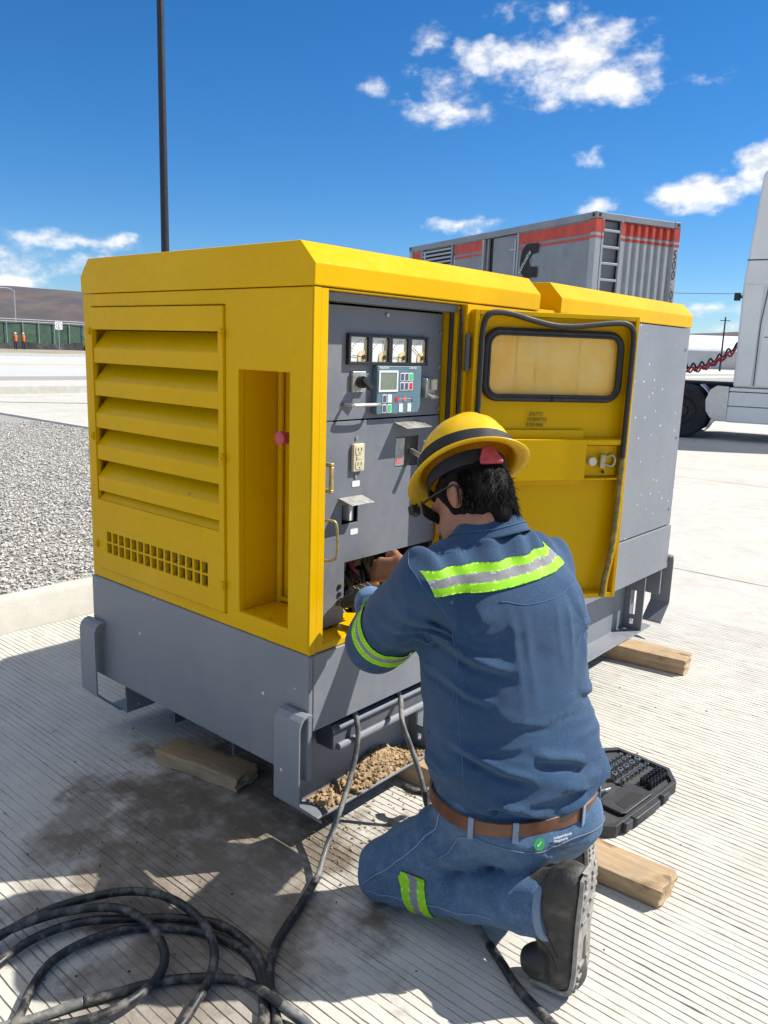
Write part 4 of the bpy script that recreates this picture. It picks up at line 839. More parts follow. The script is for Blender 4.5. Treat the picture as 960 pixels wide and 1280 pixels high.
# ================================================================== kneeling worker
def _hash(i, j, k, s):
    n = (i * 374761393 + j * 668265263 + k * 2147483647 + s * 974634777) & 0xffffffff
    n = ((n ^ (n >> 13)) * 1274126177) & 0xffffffff
    return ((n ^ (n >> 16)) & 0xffff) / 65535.0
def vnoise(P, seed=0):
    I = np.floor(P).astype(np.int64); F = P - I; F = F * F * (3 - 2 * F); out = 0
    for a in (0, 1):
        for b in (0, 1):
            for c in (0, 1):
                w = (F[:, 0] if a else 1 - F[:, 0]) * (F[:, 1] if b else 1 - F[:, 1]) * (F[:, 2] if c else 1 - F[:, 2])
                out = out + w * _hash(I[:, 0] + a, I[:, 1] + b, I[:, 2] + c, seed)
    return out * 2 - 1
def fbm(P, o=3, seed=0):
    return sum(vnoise(P * 2 ** k, seed + k) * .5 ** k for k in range(o))
class Grid:
    def __init__(s, lo, hi, h):
        s.lo = np.array(lo, float); s.h = h; s.n = np.ceil((np.array(hi) - s.lo) / h).astype(int) + 1
        s.d = np.full(s.n, .5, np.float32); s.ax = [s.lo[i] + h * np.arange(s.n[i]) for i in range(3)]
    def add(s, fn, lo, hi, k=.02, sub=False):
        m = k + 3 * s.h
        i0 = np.clip(np.floor((np.array(lo) - m - s.lo) / s.h).astype(int), 0, s.n - 1); i1 = np.clip(np.ceil((np.array(hi) + m - s.lo) / s.h).astype(int) + 1, 1, s.n)
        sl = tuple(slice(a, b) for a, b in zip(i0, i1))
        G_ = np.meshgrid(*[s.ax[q][sl[q]] for q in range(3)], indexing='ij'); sh = G_[0].shape
        if 0 in sh: return
        e = fn(np.stack([g.ravel() for g in G_], 1)).reshape(sh).astype(np.float32); c = s.d[sl]
        if sub: e = -e; hh = np.clip(.5 - .5 * (c - e) / k, 0, 1); s.d[sl] = c + (e - c) * hh + k * hh * (1 - hh)
        else: hh = np.clip(.5 + .5 * (c - e) / k, 0, 1); s.d[sl] = c + (e - c) * hh - k * hh * (1 - hh)
    def cap(s, a, b, ra, rb=None, k=.02, flat=None):
        """tapered capsule; flat=(axis, factor) squashes it along an axis"""
        a = np.array(a, float); b = np.array(b, float); rb = ra if rb is None else rb; ba = b - a; L = ba @ ba + 1e-9
        if flat: fx = np.array(flat[0], float); fx /= np.linalg.norm(fx); ff = flat[1]
        def fn(P):
            q = P - a; t = np.clip(q @ ba / L, 0, 1); v = q - t[:, None] * ba
            if flat: c = v @ fx; v = v + np.outer(c * (1 / ff - 1), fx)
            r = ra + (rb - ra) * t; d = np.linalg.norm(v, axis=1) - r
            return d * (ff if flat and ff < 1 else 1)
        R = max(ra, rb) * (max(1, flat[1]) if flat else 1)
        s.add(fn, np.minimum(a, b) - R, np.maximum(a, b) + R, k); return s
    def groove(s, pts, r, k=.02):
        for a, b in zip(pts[:-1], pts[1:]):
            a = np.array(a, float); b = np.array(b, float); ba = b - a; L = ba @ ba
            def fn(P, a=a, ba=ba, L=L): q = P - a; t = np.clip(q @ ba / L, 0, 1); return np.linalg.norm(q - t[:, None] * ba, axis=1) - r
            s.add(fn, np.minimum(a, b) - r, np.maximum(a, b) + r, k, True)
        return s
    def ell(s, c, radii, axes=None, k=.02, sub=False):
        c = np.array(c, float); r = np.array(radii, float); A = np.eye(3) if axes is None else np.array(axes, float)
        def fn(P):
            q = (P - c) @ A.T; k0 = np.linalg.norm(q / r, axis=1); k1 = np.linalg.norm(q / (r * r), axis=1) + 1e-9
            return k0 * (k0 - 1) / k1
        s.add(fn, c - r.max(), c + r.max(), k, sub); return s
    def stack(s, tab, rv, k=.02):
        """vertical trunk: rows (z, cx, cy, half width along rv, half depth)"""
        T_ = np.array(tab, float); rv = np.array(rv, float); rv /= np.linalg.norm(rv); bv = np.array([rv[1], -rv[0]])
        zf = np.linspace(T_[0, 0], T_[-1, 0], 80)
        def smooth(col):
            y = np.interp(zf, T_[:, 0], T_[:, col]); kk = np.hanning(11); kk /= kk.sum(); yp = np.pad(y, 5, mode='edge'); return np.convolve(yp, kk, 'valid')
        cols = [smooth(c) for c in range(1, 5)]
        def fn(P):
            z = np.clip(P[:, 2], zf[0], zf[-1]); cx, cy, A, B = [np.interp(z, zf, c) for c in cols]
            u = (P[:, 0] - cx) * rv[0] + (P[:, 1] - cy) * rv[1]; w = (P[:, 0] - cx) * bv[0] + (P[:, 1] - cy) * bv[1]
            k0 = (np.abs(u / A) ** 2.3 + np.abs(w / B) ** 2.3) ** (1 / 2.3); d = (k0 - 1) * np.minimum(A, B)
            dz = np.abs(P[:, 2] - z); return np.where(dz > 0, np.sqrt(np.maximum(d, 0) ** 2 + dz ** 2) + np.minimum(d, 0) * (dz < .01), d)
        m = max(T_[:, 3].max(), T_[:, 4].max()); s.add(fn, (T_[:, 1].min() - m, T_[:, 2].min() - m, T_[0, 0]), (T_[:, 1].max() + m, T_[:, 2].max() + m, T_[-1, 0]), k); return s
    def disp(s, fn, band=.035):
        m = np.abs(s.d) < band; I = np.argwhere(m); P = s.lo + I * s.h; s.d[m] += fn(P).astype(np.float32); return s
    def cut(s, p, n, rad=None):
        """keep the side the normal points away from"""
        G_ = np.meshgrid(*s.ax, indexing='ij'); e = sum((G_[i] - p[i]) * n[i] for i in range(3)).astype(np.float32)
        if rad: e = np.where(sum((G_[i] - p[i]) ** 2 for i in range(3)) < rad * rad, e, -1).astype(np.float32)
        s.d = np.maximum(s.d, e); return s
    def mesh(s):
        d = s.d; n = s.n; I = d < 0
        cnt = np.zeros(n - 1, np.int8)
        for a in (0, 1):
            for b in (0, 1):
                for c in (0, 1): cnt += I[a:n[0] - 1 + a, b:n[1] - 1 + b, c:n[2] - 1 + c]
        act = (cnt > 0) & (cnt < 8); ids = np.full(n - 1, -1, np.int64); C_ = np.argwhere(act); ids[act] = np.arange(len(C_))
        acc = np.zeros((len(C_), 3)); num = np.zeros(len(C_))
        cor = [(a, b, c) for a in (0, 1) for b in (0, 1) for c in (0, 1)]
        for p in range(8):
            for q in range(p + 1, 8):
                A, B = np.array(cor[p]), np.array(cor[q])
                if np.abs(A - B).sum() != 1: continue
                da = d[tuple((C_ + A).T)]; db = d[tuple((C_ + B).T)]; m = (da < 0) != (db < 0)
                t = da[m] / (da[m] - db[m]); acc[m] += A + t[:, None] * (B - A); num[m] += 1
        V = s.lo + (C_ + acc / num[:, None]) * s.h; Fs = []
        for ax in range(3):
            o1, o2 = [(1, 2), (2, 0), (0, 1)][ax]
            sa = [slice(None)] * 3; sb = [slice(None)] * 3; sa[ax] = slice(0, -1); sb[ax] = slice(1, None)
            cr = I[tuple(sa)] != I[tuple(sb)]; E_ = np.argwhere(cr); E_ = E_[(E_[:, o1] > 0) & (E_[:, o2] > 0) & (E_[:, o1] < n[o1] - 1) & (E_[:, o2] < n[o2] - 1)]
            ins = I[tuple(E_.T)]; q = []
            for a, b in ((0, 0), (1, 0), (1, 1), (0, 1)):
                c = E_.copy(); c[:, o1] -= a; c[:, o2] -= b; q.append(ids[tuple(c.T)])
            Q = np.stack(q, 1); Q[~ins] = Q[~ins][:, ::-1]; Fs.append(Q[:, ::-1] if False else Q)
        F = np.concatenate(Fs); F = F[(F >= 0).all(1)]
        return V, F
    def obj(s, name, material, parent=None, smooth_it=1, **k):
        V, F = s.mesh()
        for _ in range(smooth_it):                     # light relaxation
            S = np.zeros_like(V); N = np.zeros(len(V))
            for a in range(4):
                i, j = F[:, a], F[:, (a + 1) % 4]
                np.add.at(S, i, V[j]); np.add.at(N, i, 1); np.add.at(S, j, V[i]); np.add.at(N, j, 1)
            V = V * .5 + .5 * S / np.maximum(N, 1)[:, None]
        me = bpy.data.meshes.new(name); me.from_pydata(V.tolist(), [], F.tolist())
        bm = bmesh.new(); bm.from_mesh(me); bmesh.ops.recalc_face_normals(bm, faces=bm.faces); bm.to_mesh(me); bm.free()
        return mk_mesh(name, me, material, parent, smooth=True, **k)

# ---- materials
def denim(name, c0, c1, fade, fade_amt, scale=1.):
    m, t = mat(name, c0, .82); co = t.coord(); b = t.noise(co, 5, 5, .6); f = t.noise(co, 260, 3, .7); md = t.noise(co, 28, 4, .6)
    c = t.mix(t.rng(b, .3, .72), c0, c1); c = t.mix(t.math('MULTIPLY', t.rng(f, .42, .7), .38), c, fade); c = t.mix(t.math('MULTIPLY', t.rng(md, .45, .75), fade_amt), c, fade)
    setin(t, 'Base Color', c); t.b.inputs['Sheen Weight'].default_value = .12; t.b.inputs['Sheen Roughness'].default_value = .5
    tw = t.add('ShaderNodeTexWave', bands_direction='DIAGONAL'); t.l.new(co, tw.inputs[0]); tw.inputs['Scale'].default_value = 420; tw.inputs['Distortion'].default_value = 1.2
    h = t.math('ADD', t.math('MULTIPLY', tw.outputs['Fac'], .5), t.math('ADD', f, t.math('MULTIPLY', md, 1.4))); t.l.new(t.bump(h, .5, .002), t.b.inputs['Normal'])
denim('shirt_denim', (.0050, .034, .090), (.009, .050, .120), (.030, .098, .195), .16)
denim('shirt_light', (.07, .15, .30), (.10, .19, .36), (.16, .27, .45), .2)
denim('jeans_denim', (.020, .072, .150), (.042, .112, .210), (.17, .26, .39), .30)
plain('seam_blue', (.045, .10, .19), .8, bump=0)
denim('jeans_edge', (.14, .20, .29), (.2, .27, .36), (.3, .36, .45), .3)
m, t = mat('skin', (.30, .135, .075), .5); n_ = t.noise(t.coord(), 60, 4); setin(t, 'Base Color', t.mix(n_, (.25, .105, .06), (.36, .165, .095))); t.b.inputs['Subsurface Weight'].default_value = .12; t.b.inputs['Subsurface Radius'].default_value = (.01, .004, .002); t.l.new(t.bump(t.noise(t.coord(), 300, 3), .15, .001), t.b.inputs['Normal'])
m, t = mat('hair_black', (.007, .006, .0055), .62); t.b.inputs['Specular IOR Level'].default_value = .08; t.l.new(t.bump(t.noise(t.coord((60, 60, 900)), 1, 2), .4, .002), t.b.inputs['Normal'])
plain('tape_lime', (.48, .92, .03), .6, var=.04, vs=40, bump=.12, bs=300, bd=.0006, Emission_Strength=0.); plain('tape_silver', (.40, .39, .40), .6, 0., var=.07, vs=60, bump=.15, bs=350, bd=.0006)
plain('belt_leather', (.125, .045, .018), .42, var=.25, vs=25, bump=.25, bs=120, bd=.001); plain('boot_thread', (.07, .06, .05), .8, bump=0); plain('boot_leather', (.040, .033, .027), .7, var=.55, vs=18, bump=.35, bs=90, bd=.002)
_m, _t = mat('boot_dusty', (.03, .027, .023), .7); _co = _t.coord(); _n = _t.noise(_co, 16, 6, .65); _f = _t.noise(_co, 130, 4); setin(_t, 'Base Color', _t.mix(_t.rng(_n, .42, .72), (.026, .023, .020), (.12, .10, .08))); setin(_t, 'Roughness', _t.rng(_n, .35, .7, .5, .85)); _t.l.new(_t.bump(_t.math('ADD', _f, _t.math('MULTIPLY', _n, 1.5)), .5, .003), _t.b.inputs['Normal'])
plain('boot_sole', (.27, .25, .22), .85, var=.35, vs=40, bump=.3, bs=120, bd=.002); plain('glove_black', (.016, .015, .015), .6, var=.4, vs=40, bump=.3, bs=160, bd=.0015)
plain('thread_dull', (.22, .22, .22), .8, bump=0); plain('thread_tan', (.5, .36, .16), .7, bump=0); plain('thread_blue', (.20, .29, .42), .7, bump=0); plain('green_print', (.03, .32, .08), .6, bump=0)
m, t = mat('helmet_yellow', (.86, .52, .004), .3); co = t.coord(); setin(t, 'Base Color', t.mix(t.rng(t.noise(co, 25, 5, .6), .35, .75), (.86, .52, .004), (.78, .48, .012))); setin(t, 'Roughness', t.rng(t.noise(co, 40, 4), .3, .7, .24, .42))
tl = t.add('ShaderNodeBsdfTranslucent'); tl.inputs[0].default_value = (.9, .42, .01, 1); ms = t.add('ShaderNodeMixShader'); ms.inputs[0].default_value = .12; t.l.new(t.b.outputs[0], ms.inputs[1]); t.l.new(tl.outputs[0], ms.inputs[2]); t.l.new(ms.outputs[0], t.n['Material Output'].inputs[0])
plain('pad_red', (.42, .045, .055), .6, var=.3, vs=60); plain('band_black', (.011, .011, .013), .75, var=.3, vs=40)

V3 = lambda *a: np.array(a, float)
# ---- skeleton
RV = V3(.36, .93, 0); RV /= np.linalg.norm(RV); BV = V3(RV[1], -RV[0], 0)
LS, LE, LW = V3(.44, -.025, .945), V3(.228, .035, .733), V3(.112, .138, .778)
RS, RE, RW = V3(.555, .295, .955), V3(.40, .46, .79), V3(.11, .355, .845)
LH, LK, LA = V3(.585, .075, .32), V3(.305, .0, .085), V3(.742, .047, .194)
RH, RK, RA = V3(.66, .27, .28), V3(.34, .36, .085), V3(.53, .40, .105)
_th, _al, _ut = R_(34), R_(-36), -.52                     # head attitude: tip of the brim down to the panel, near side raised
_a = V3(-math.cos(_th) * math.cos(_al), -math.sin(_th) * math.cos(_al), math.sin(_al)); _q = V3(-math.sin(_th), math.cos(_th), 0)
_b = V3(0, 0, 1) - _a * _a[2]; _b /= np.linalg.norm(_b); _c = np.cross(_a, _b); _c = _c if _c[1] > 0 else -_c; _f = math.asin(_ut / math.hypot(_b[2], 1e-9) if abs(_ut) < abs(_b[2]) else -.6)
_u3 = _c * math.cos(_f) + _b * math.sin(_f)
HU, HA = ROT @ _u3, ROT @ _a; HA /= np.linalg.norm(HA); HU -= HA * (HA @ HU); HU /= np.linalg.norm(HU); HL = np.cross(HU, HA)
HO = V3(.392, .182, 1.194)                                   # centre of the hard-hat brim
HC_ = HO - .080 * HU + .006 * HA + .006 * HL                # head centre
hp = lambda f, l, u: HC_ + HA * f + HL * l + HU * u         # head frame: forward, left, up
def hand(grid, W, d, nb, thumb, curl, grow=0., k=.008):
    d = d / np.linalg.norm(d); nb = nb - d * (nb @ d); nb /= np.linalg.norm(nb); w = np.cross(d, nb) * thumb     # w points to the thumb side
    K = W + d * .088
    for s in (-.026, -.009, .009, .026): grid.cap(W + w * s * .7, K + w * s * 1.05, .017 + grow, .0135 + grow, k=.014)
    for s, L in ((.030, .072), (.010, .080), (-.010, .074), (-.029, .058)):
        p = K + w * s; ang = 0.; r = .0098 + grow
        for q, (f, c) in enumerate(((.45, curl[0]), (.3, curl[1]), (.25, curl[2]))):
            ang += c; dr = d * math.cos(ang) - nb * math.sin(ang) + w * s * .8; dr /= np.linalg.norm(dr); e = p + dr * L * f
            grid.cap(p, e, r, r * .92, k=k); p = e; r *= .93
    p = W + w * .03 + d * .02; e = p + w * .028 + d * .03 - nb * .012; grid.cap(p, e, .015 + grow, .012 + grow, k=.012); e2 = e + d * .032 + w * .002 - nb * .014; grid.cap(e, e2, .0115 + grow, .0095 + grow, k=k)
LHD = (LW + V3(-.052, .042, .004), V3(-.80, .56, -.06), V3(.35, -.45, .8), -1, (.35, .7, .6))
RHD = (RW + V3(-.045, -.012, -.004), V3(-.93, -.22, -.20), V3(.35, -.72, .62), 1, (.5, .7, .5))
# ---- body (one surface: head, neck, trunk, limbs, hands)
B = Grid((-.14, -.2, .02), (.95, .62, 1.34), .006)
B.stack([(.32, .61, .165, .12, .09), (.40, .60, .165, .15, .11), (.6, .565, .155, .17, .115), (.85, .54, .145, .18, .11), (.98, .52, .14, .13, .085)], RV)
B.cap(LS, LE, .042, .036); B.cap(LE, LW, .036, .026); B.cap(RS, RE, .042, .036); B.cap(RE, RW, .036, .027, k=.01); B.cap((.52, .14, .97), LS, .06, .045); B.cap((.52, .14, .97), RS, .06, .045)
B.cap(LH, LK + V3(0, 0, .03), .065, .045); B.cap(LK, LA, .04, .033); B.cap(RH, RK, .07, .05); B.cap(RK, RA, .04, .033); B.cap(LA, LA + V3(.06, .005, -.0), .034, .032); B.cap(RA, RA + V3(.06, .01, -.02), .034, .032)
B.cap(RW, RHD[0], .027, .024, k=.01); B.cap(LW, LHD[0], .026, .024, k=.01)
B.cap((.505, .14, 1.0), HC_ - .07 * HU - .03 * HA, .06, .056, k=.03)
AX = np.stack([HA, HL, HU])
B.ell(hp(-.008, 0, .018), (.098, .076, .10), AX, k=.01)            # cranium
B.ell(hp(.040, 0, -.062), (.058, .054, .062), AX, k=.03)           # jaw and cheeks
B.ell(hp(.070, 0, -.092), (.026, .028, .022), AX, k=.02)           # chin
B.cap(hp(.092, 0, -.002), hp(.112, 0, -.038), .009, .013, k=.012)  # nose
B.cap(hp(.086, -.016, -.070), hp(.086, .016, -.070), .0075, k=.008) # mouth
B.ell(hp(.083, .034, .008), (.016, .018, .010), AX, k=.015); B.ell(hp(.083, -.034, .008), (.016, .018, .010), AX, k=.015)
for s in (1, -1):                                                   # ears with a hollow
    er = hp(-.010, .077 * s, -.022); ax = np.stack([HA * .9 - HL * s * .35, HL * s * .93 + HA * .3, HU]); ax /= np.linalg.norm(ax, axis=1)[:, None]
    B.ell(er, (.019, .008, .033), ax, k=.006); B.ell(er + HL * s * .008 + HA * .004, (.009, .006, .018), ax, k=.006, sub=True); B.ell(er - HU * .026, (.010, .008, .010), ax, k=.006)
PERSON = B.obj('person', 'skin', None, 1)
tag(PERSON, 'kneeling worker in denim shirt and yellow hard hat reaching into the generator', 'person')
# the bare right hand and the left hand carry finer detail on their own grid, welded into the same mesh
Hd = Grid((-.14, .12, .68), (.16, .42, .92), .0032); hand(Hd, *RHD); Hd.cap(RW + V3(.03, .005, 0), RHD[0], .027, .023, k=.012)
Hl = Grid((-.16, .1, .66), (.10, .36, .86), .004); hand(Hl, *LHD, grow=-.002); Hl.cap(LW, LHD[0], .026, .021, k=.012)
def join_into(base, other):
    bm = bmesh.new(); bm.from_mesh(base.data); bm.from_mesh(other.data)
    bm.to_mesh(base.data); bm.free(); base.data.shade_smooth(); bpy.data.objects.remove(other, do_unlink=True)
join_into(PERSON, Hd.obj('hand', 'skin', None, 1)); join_into(PERSON, Hl.obj('hand', 'skin', None, 1))
# ---- shirt
S = Grid((-.02, -.2, .34), (.90, .62, 1.14), .0062)
S.stack([(.405, .598, .165, .208, .160), (.43, .600, .168, .222, .173), (.48, .597, .168, .234, .182), (.55, .585, .164, .230, .177), (.65, .565, .155, .220, .167), (.80, .552, .148, .218, .160), (.90, .545, .145, .215, .154), (.97, .530, .14, .19, .135), (1.03, .512, .14, .13, .10), (1.06, .50, .14, .10, .085)], RV)
S.cap((.52, .14, .985), LS + V3(.0, 0, .0), .085, .082, k=.03); S.cap((.53, .15, .995), RS, .085, .078, k=.03)
S.cap(LS, LE, .090, .084, k=.028); S.cap(LE, LW + V3(.03, -.02, -.005), .080, .050, k=.02); S.cap(RS, RE, .08, .075, k=.03); S.cap(RE, RW + V3(.02, .003, 0), .074, .044, k=.02)
def ridge(P, seed, p=2.5): return (1 - np.abs(vnoise(P, seed))) ** p - .35
def shirt_folds(P):
    u = (P - V3(.56, .15, 0)) @ RV; w = (P - V3(.56, .15, 0)) @ BV; z = P[:, 2]; out = .0028 * fbm(P * 6., 2, 3)
    low = np.clip((.72 - z) / .22, 0, 1) * (w > -.05)
    zz = z + .16 * np.abs(u + .03) - .22 * (u + .02) ** 2 + .03 * vnoise(P * 5., 11)
    out -= low * .012 * ridge(np.stack([u * 3.4 + w * 2, zz * 15 + .6 * vnoise(P * 6, 5), w * 3], 1), 7, 1.7) * (.6 + .5 * vnoise(P * 6., 9)); out -= low * .010 * ridge(np.stack([u * 7 - zz * 5, zz * 30, w * 6], 1), 13, 2.)
    q = np.stack([u * 22 + z * 3, z * 3.5, w * 5], 1); out += np.clip((z - .62) / .2, 0, 1) * np.clip((.95 - z) / .06, 0, 1) * .0065 * -ridge(q, 21, 2.)
    # individual folds across the back: (u, z) polylines, height, half width
    for pts, am, sg in (([(-.06, .585), (.02, .56), (.11, .528), (.21, .56)], .013, .013), ([(-.16, .47), (-.04, .425), (.02, .40), (.20, .452), (.29, .49)], .016, .015), ([(.08, .375), (.20, .40), (.31, .435)], .012, .012), ([(-.22, .60), (-.12, .545), (-.03, .515)], .011, .012), ([(.02, .485), (.12, .462), (.24, .515)], .009, .010),
                        ([(-.25, .86), (-.17, .80), (-.07, .775)], .009, .011), ([(-.25, .78), (-.19, .72), (-.12, .70)], .008, .010), ([(.12, .83), (.19, .85), (.26, .90)], .008, .010), ([(.10, .70), (.2, .665), (.27, .685)], .007, .012), ([(-.1, .66), (.0, .645), (.12, .655)], .005, .008)):
        pu, pz_ = np.array(pts).T; s1 = z - np.interp(u, pu, pz_) + .006 * vnoise(P * 14., 77); m1 = np.clip((u - pu[0]) / .05, 0, 1) * np.clip((pu[-1] - u) / .05, 0, 1) * (w > -.04)
        m1 = m1 * m1 * (3 - 2 * m1); out -= m1 * am * (np.exp(-(s1 / sg) ** 2) - .85 * np.exp(-((s1 + 1.7 * sg) / (sg * .9)) ** 2))
    # gathers radiating from the arm pits and pull lines on the shoulders
    for c, s_ in ((LS, 31), (RS, 37)):
        dd_ = P - (c + V3(0.02, 0, -.10)); r = np.linalg.norm(dd_, axis=1); an = np.arctan2(dd_[:, 2], dd_ @ RV); out += .007 * np.exp(-(r / .13) ** 2) * np.sin(an * 9 + 3 * vnoise(P * 9, s_))
    out += .0022 * fbm(np.stack([u * 13 + .5 * z * 13, w * 13, z * 20], 1), 2, 23) * np.clip((1.0 - z) / .1, 0, 1)
    top = np.clip((z - .98) / .05, 0, 1); out += top * .007 * np.sin(u * 85 + 2 * vnoise(P * 8, 41))
    # sleeve rings round both elbows
    for a, b, sd in ((LS, LE, 51), (LE, LW, 53), (RS, RE, 55)):
        ax = (b - a) / np.linalg.norm(b - a); tt = (P - a) @ ax; dist = np.linalg.norm(P - a - np.outer(tt, ax), axis=1); mk_ = np.exp(-(dist / .12) ** 4) * np.clip(tt / .08, 0, 1)
        out += mk_ * -.012 * ridge(np.stack([tt * 24 + 1.2 * vnoise(P * 9, sd + 2), P[:, 2] * 7, P[:, 1] * 7], 1), sd, 2.4) * (.6 + .5 * vnoise(P * 9., sd + 1))
    return out
S.disp(shirt_folds)
S.cut((.6, .16, .414), (-.10, -.05, -.99))          # hem
S.cut(LW + V3(-.018, .014, 0), (-.78, .6, .1), .12); 
SH = S.obj('shirt', 'shirt_denim', PERSON, 1); SH['label'] = 'blue denim work shirt with lime reflective tape'
# collar
def collar():
    cc = V3(.487, .142, 1.048); up = V3(-.30, .05, .95); up /= np.linalg.norm(up); f = V3(-.92, .1, 0); f -= up * (f @ up); f /= np.linalg.norm(f); s_ = np.cross(up, f)
    n = 48; rings = [(.072, -.012), (.071, .028), (.074, .042), (.081, .044), (.093, .026), (.106, -.004), (.103, -.008), (.089, .018), (.080, .030)]
    V, F = [], []; m_ = len(rings)
    for i in range(n):
        a = R_(-148 + 296 * i / (n - 1)) + math.pi
        for r, h in rings:
            fr = 1.06 if abs(i - n / 2) > n * .3 else 1.; dip = .022 * max(0, -math.cos(a)) ** 2 * 0 + .012 * math.sin(a * 3 + r * 40) * (r > .08) * .25
            V.append(cc + f * math.cos(a) * r * 1.08 * fr + s_ * math.sin(a) * r * 1.0 + up * (h + dip - .03 * max(0., math.cos(a)) ** 2))
    for i in range(n - 1):
        for j in range(m_): F.append((i * m_ + j, i * m_ + (j + 1) % m_, (i + 1) * m_ + (j + 1) % m_, (i + 1) * m_ + j))
    F += [tuple(range(m_)), tuple(range((n - 1) * m_, n * m_))[::-1]]
    o = mk('collar', V, F, 'shirt_denim', SH, smooth=True, sub=1)
    st = MB(); pts = [Vector(V[i * m_ + 5]) * .25 + Vector(V[i * m_ + 4]) * .75 for i in range(n)]; st.tube([p + Vector(up) * .0 + (p - Vector(cc)).normalized() * .002 for p in pts], .0011, 5); st.build('stitching', 'seam_blue', SH)
collar()
# tapes cut from the cloth surface
def tape(src, name, org, ax, half, parent, keep, mats=('tape_lime', 'tape_silver', 'tape_lime'), ends=(), off=.005):
    bm = bmesh.new(); bm.from_mesh(src.data); bm.normal_update(); ax = Vector(ax).normalized(); org = Vector(org)
    def bis(p, n, clear=True):
        g = list(bm.verts) + list(bm.edges) + list(bm.faces); bmesh.ops.bisect_plane(bm, geom=g, dist=1e-6, plane_co=p, plane_no=n, clear_outer=clear)
    bis(org + ax * half, ax); bis(org - ax * half, -ax)
    for p, n in ends: bis(Vector(p), Vector(n))
    bis(org + ax * half * .34, ax, False); bis(org - ax * half * .34, ax, False)
    bmesh.ops.delete(bm, geom=[f for f in bm.faces if not keep(f.calc_center_median())], context='FACES')
    nm = {v: v.normal.copy() for v in bm.verts}
    for f in bm.faces: t_ = (f.calc_center_median() - org).dot(ax) / half; f.material_index = 0 if t_ > .34 else (2 if t_ < -.34 else 1)
    for v in bm.verts: v.co += nm[v] * off
    ext = bmesh.ops.extrude_face_region(bm, geom=list(bm.faces)); vv = [e for e in ext['geom'] if isinstance(e, bmesh.types.BMVert)]
    me = bpy.data.meshes.new(name); 
    for v in vv: v.co -= nm.get(v, Vector((0, 0, 0))) * 0
    bmesh.ops.delete(bm, geom=[v for v in vv], context='VERTS') if False else None
    bm.to_mesh(me); bm.free(); return mk_mesh(name, me, list(mats), parent, smooth=True)
Cb = V3(.55, .148, 1.004); tax = V3(0, 0, 1) - RV * .13; tax /= np.linalg.norm(tax)
tape(SH, 'back_reflective_tape', Cb + BV * .12, tax, .027, SH, lambda c: (np.array(c) - Cb) @ BV > .0, ends=((Cb + RV * .114, RV + .75 * tax), (Cb - RV * .262, -RV - .35 * tax)))
ua = (LE - LS) / np.linalg.norm(LE - LS)
tape(SH, 'sleeve_reflective_tape', LS + ua * .238, ua + V3(-.05, .1, .05), .027, SH, lambda c: np.linalg.norm(np.array(c) - (LS + ua * .238)) < .125)
ur = (RE - RS) / np.linalg.norm(RE - RS)
tape(SH, 'sleeve_reflective_tape', RS + ur * .20, ur, .026, SH, lambda c: np.linalg.norm(np.array(c) - (RS + ur * .2)) < .115 and (np.array(c) - RS) @ ur > .14 and (np.array(c) - Cb) @ RV > .2)
# turned-back cuff
fa = (LHD[0] - LE) / np.linalg.norm(LHD[0] - LE)
mb = MB(); c0 = LW - fa * .012; c1 = LW + fa * .038; mb.lathe([(.043, 0), (.049, .004), (.0475, .03), (.045, .046), (.040, .048), (.039, .0)], tuple(c0), tuple(fa), 28, closed=True); mb.build('cuff', 'shirt_light', SH, smooth=True)
# seams: yoke, sleeve head
def surf_line(src, pts, r, name, m, parent, push=.0016):
    from mathutils.bvhtree import BVHTree
    bvh = BVHTree.FromPolygons([v.co for v in src.data.vertices], [tuple(p.vertices) for p in src.data.polygons]); out = []
    for p in catmull(pts, 10):
        loc, nor, i, dd_ = bvh.find_nearest(p)
        if loc is not None: out.append(loc + nor * push)
    mb = MB(); mb.tube(out, r, 5); return mb.build(name, m, parent, smooth=True)
for pts in ([(.36, -.04, 1.05), (.42, -.10, 1.02), (.475, -.10, .97), (.53, -.08, .90), (.56, -.07, .80), (.55, -.06, .68)], [(.60, .02, .93), (.68, .06, .935), (.73, .18, .96), (.70, .30, .98)], [(.56, -.06, .72), (.58, -.06, .60), (.60, -.06, .45)]):
    surf_line(SH, pts, .0011, 'seam', 'seam_blue', SH, .0006)
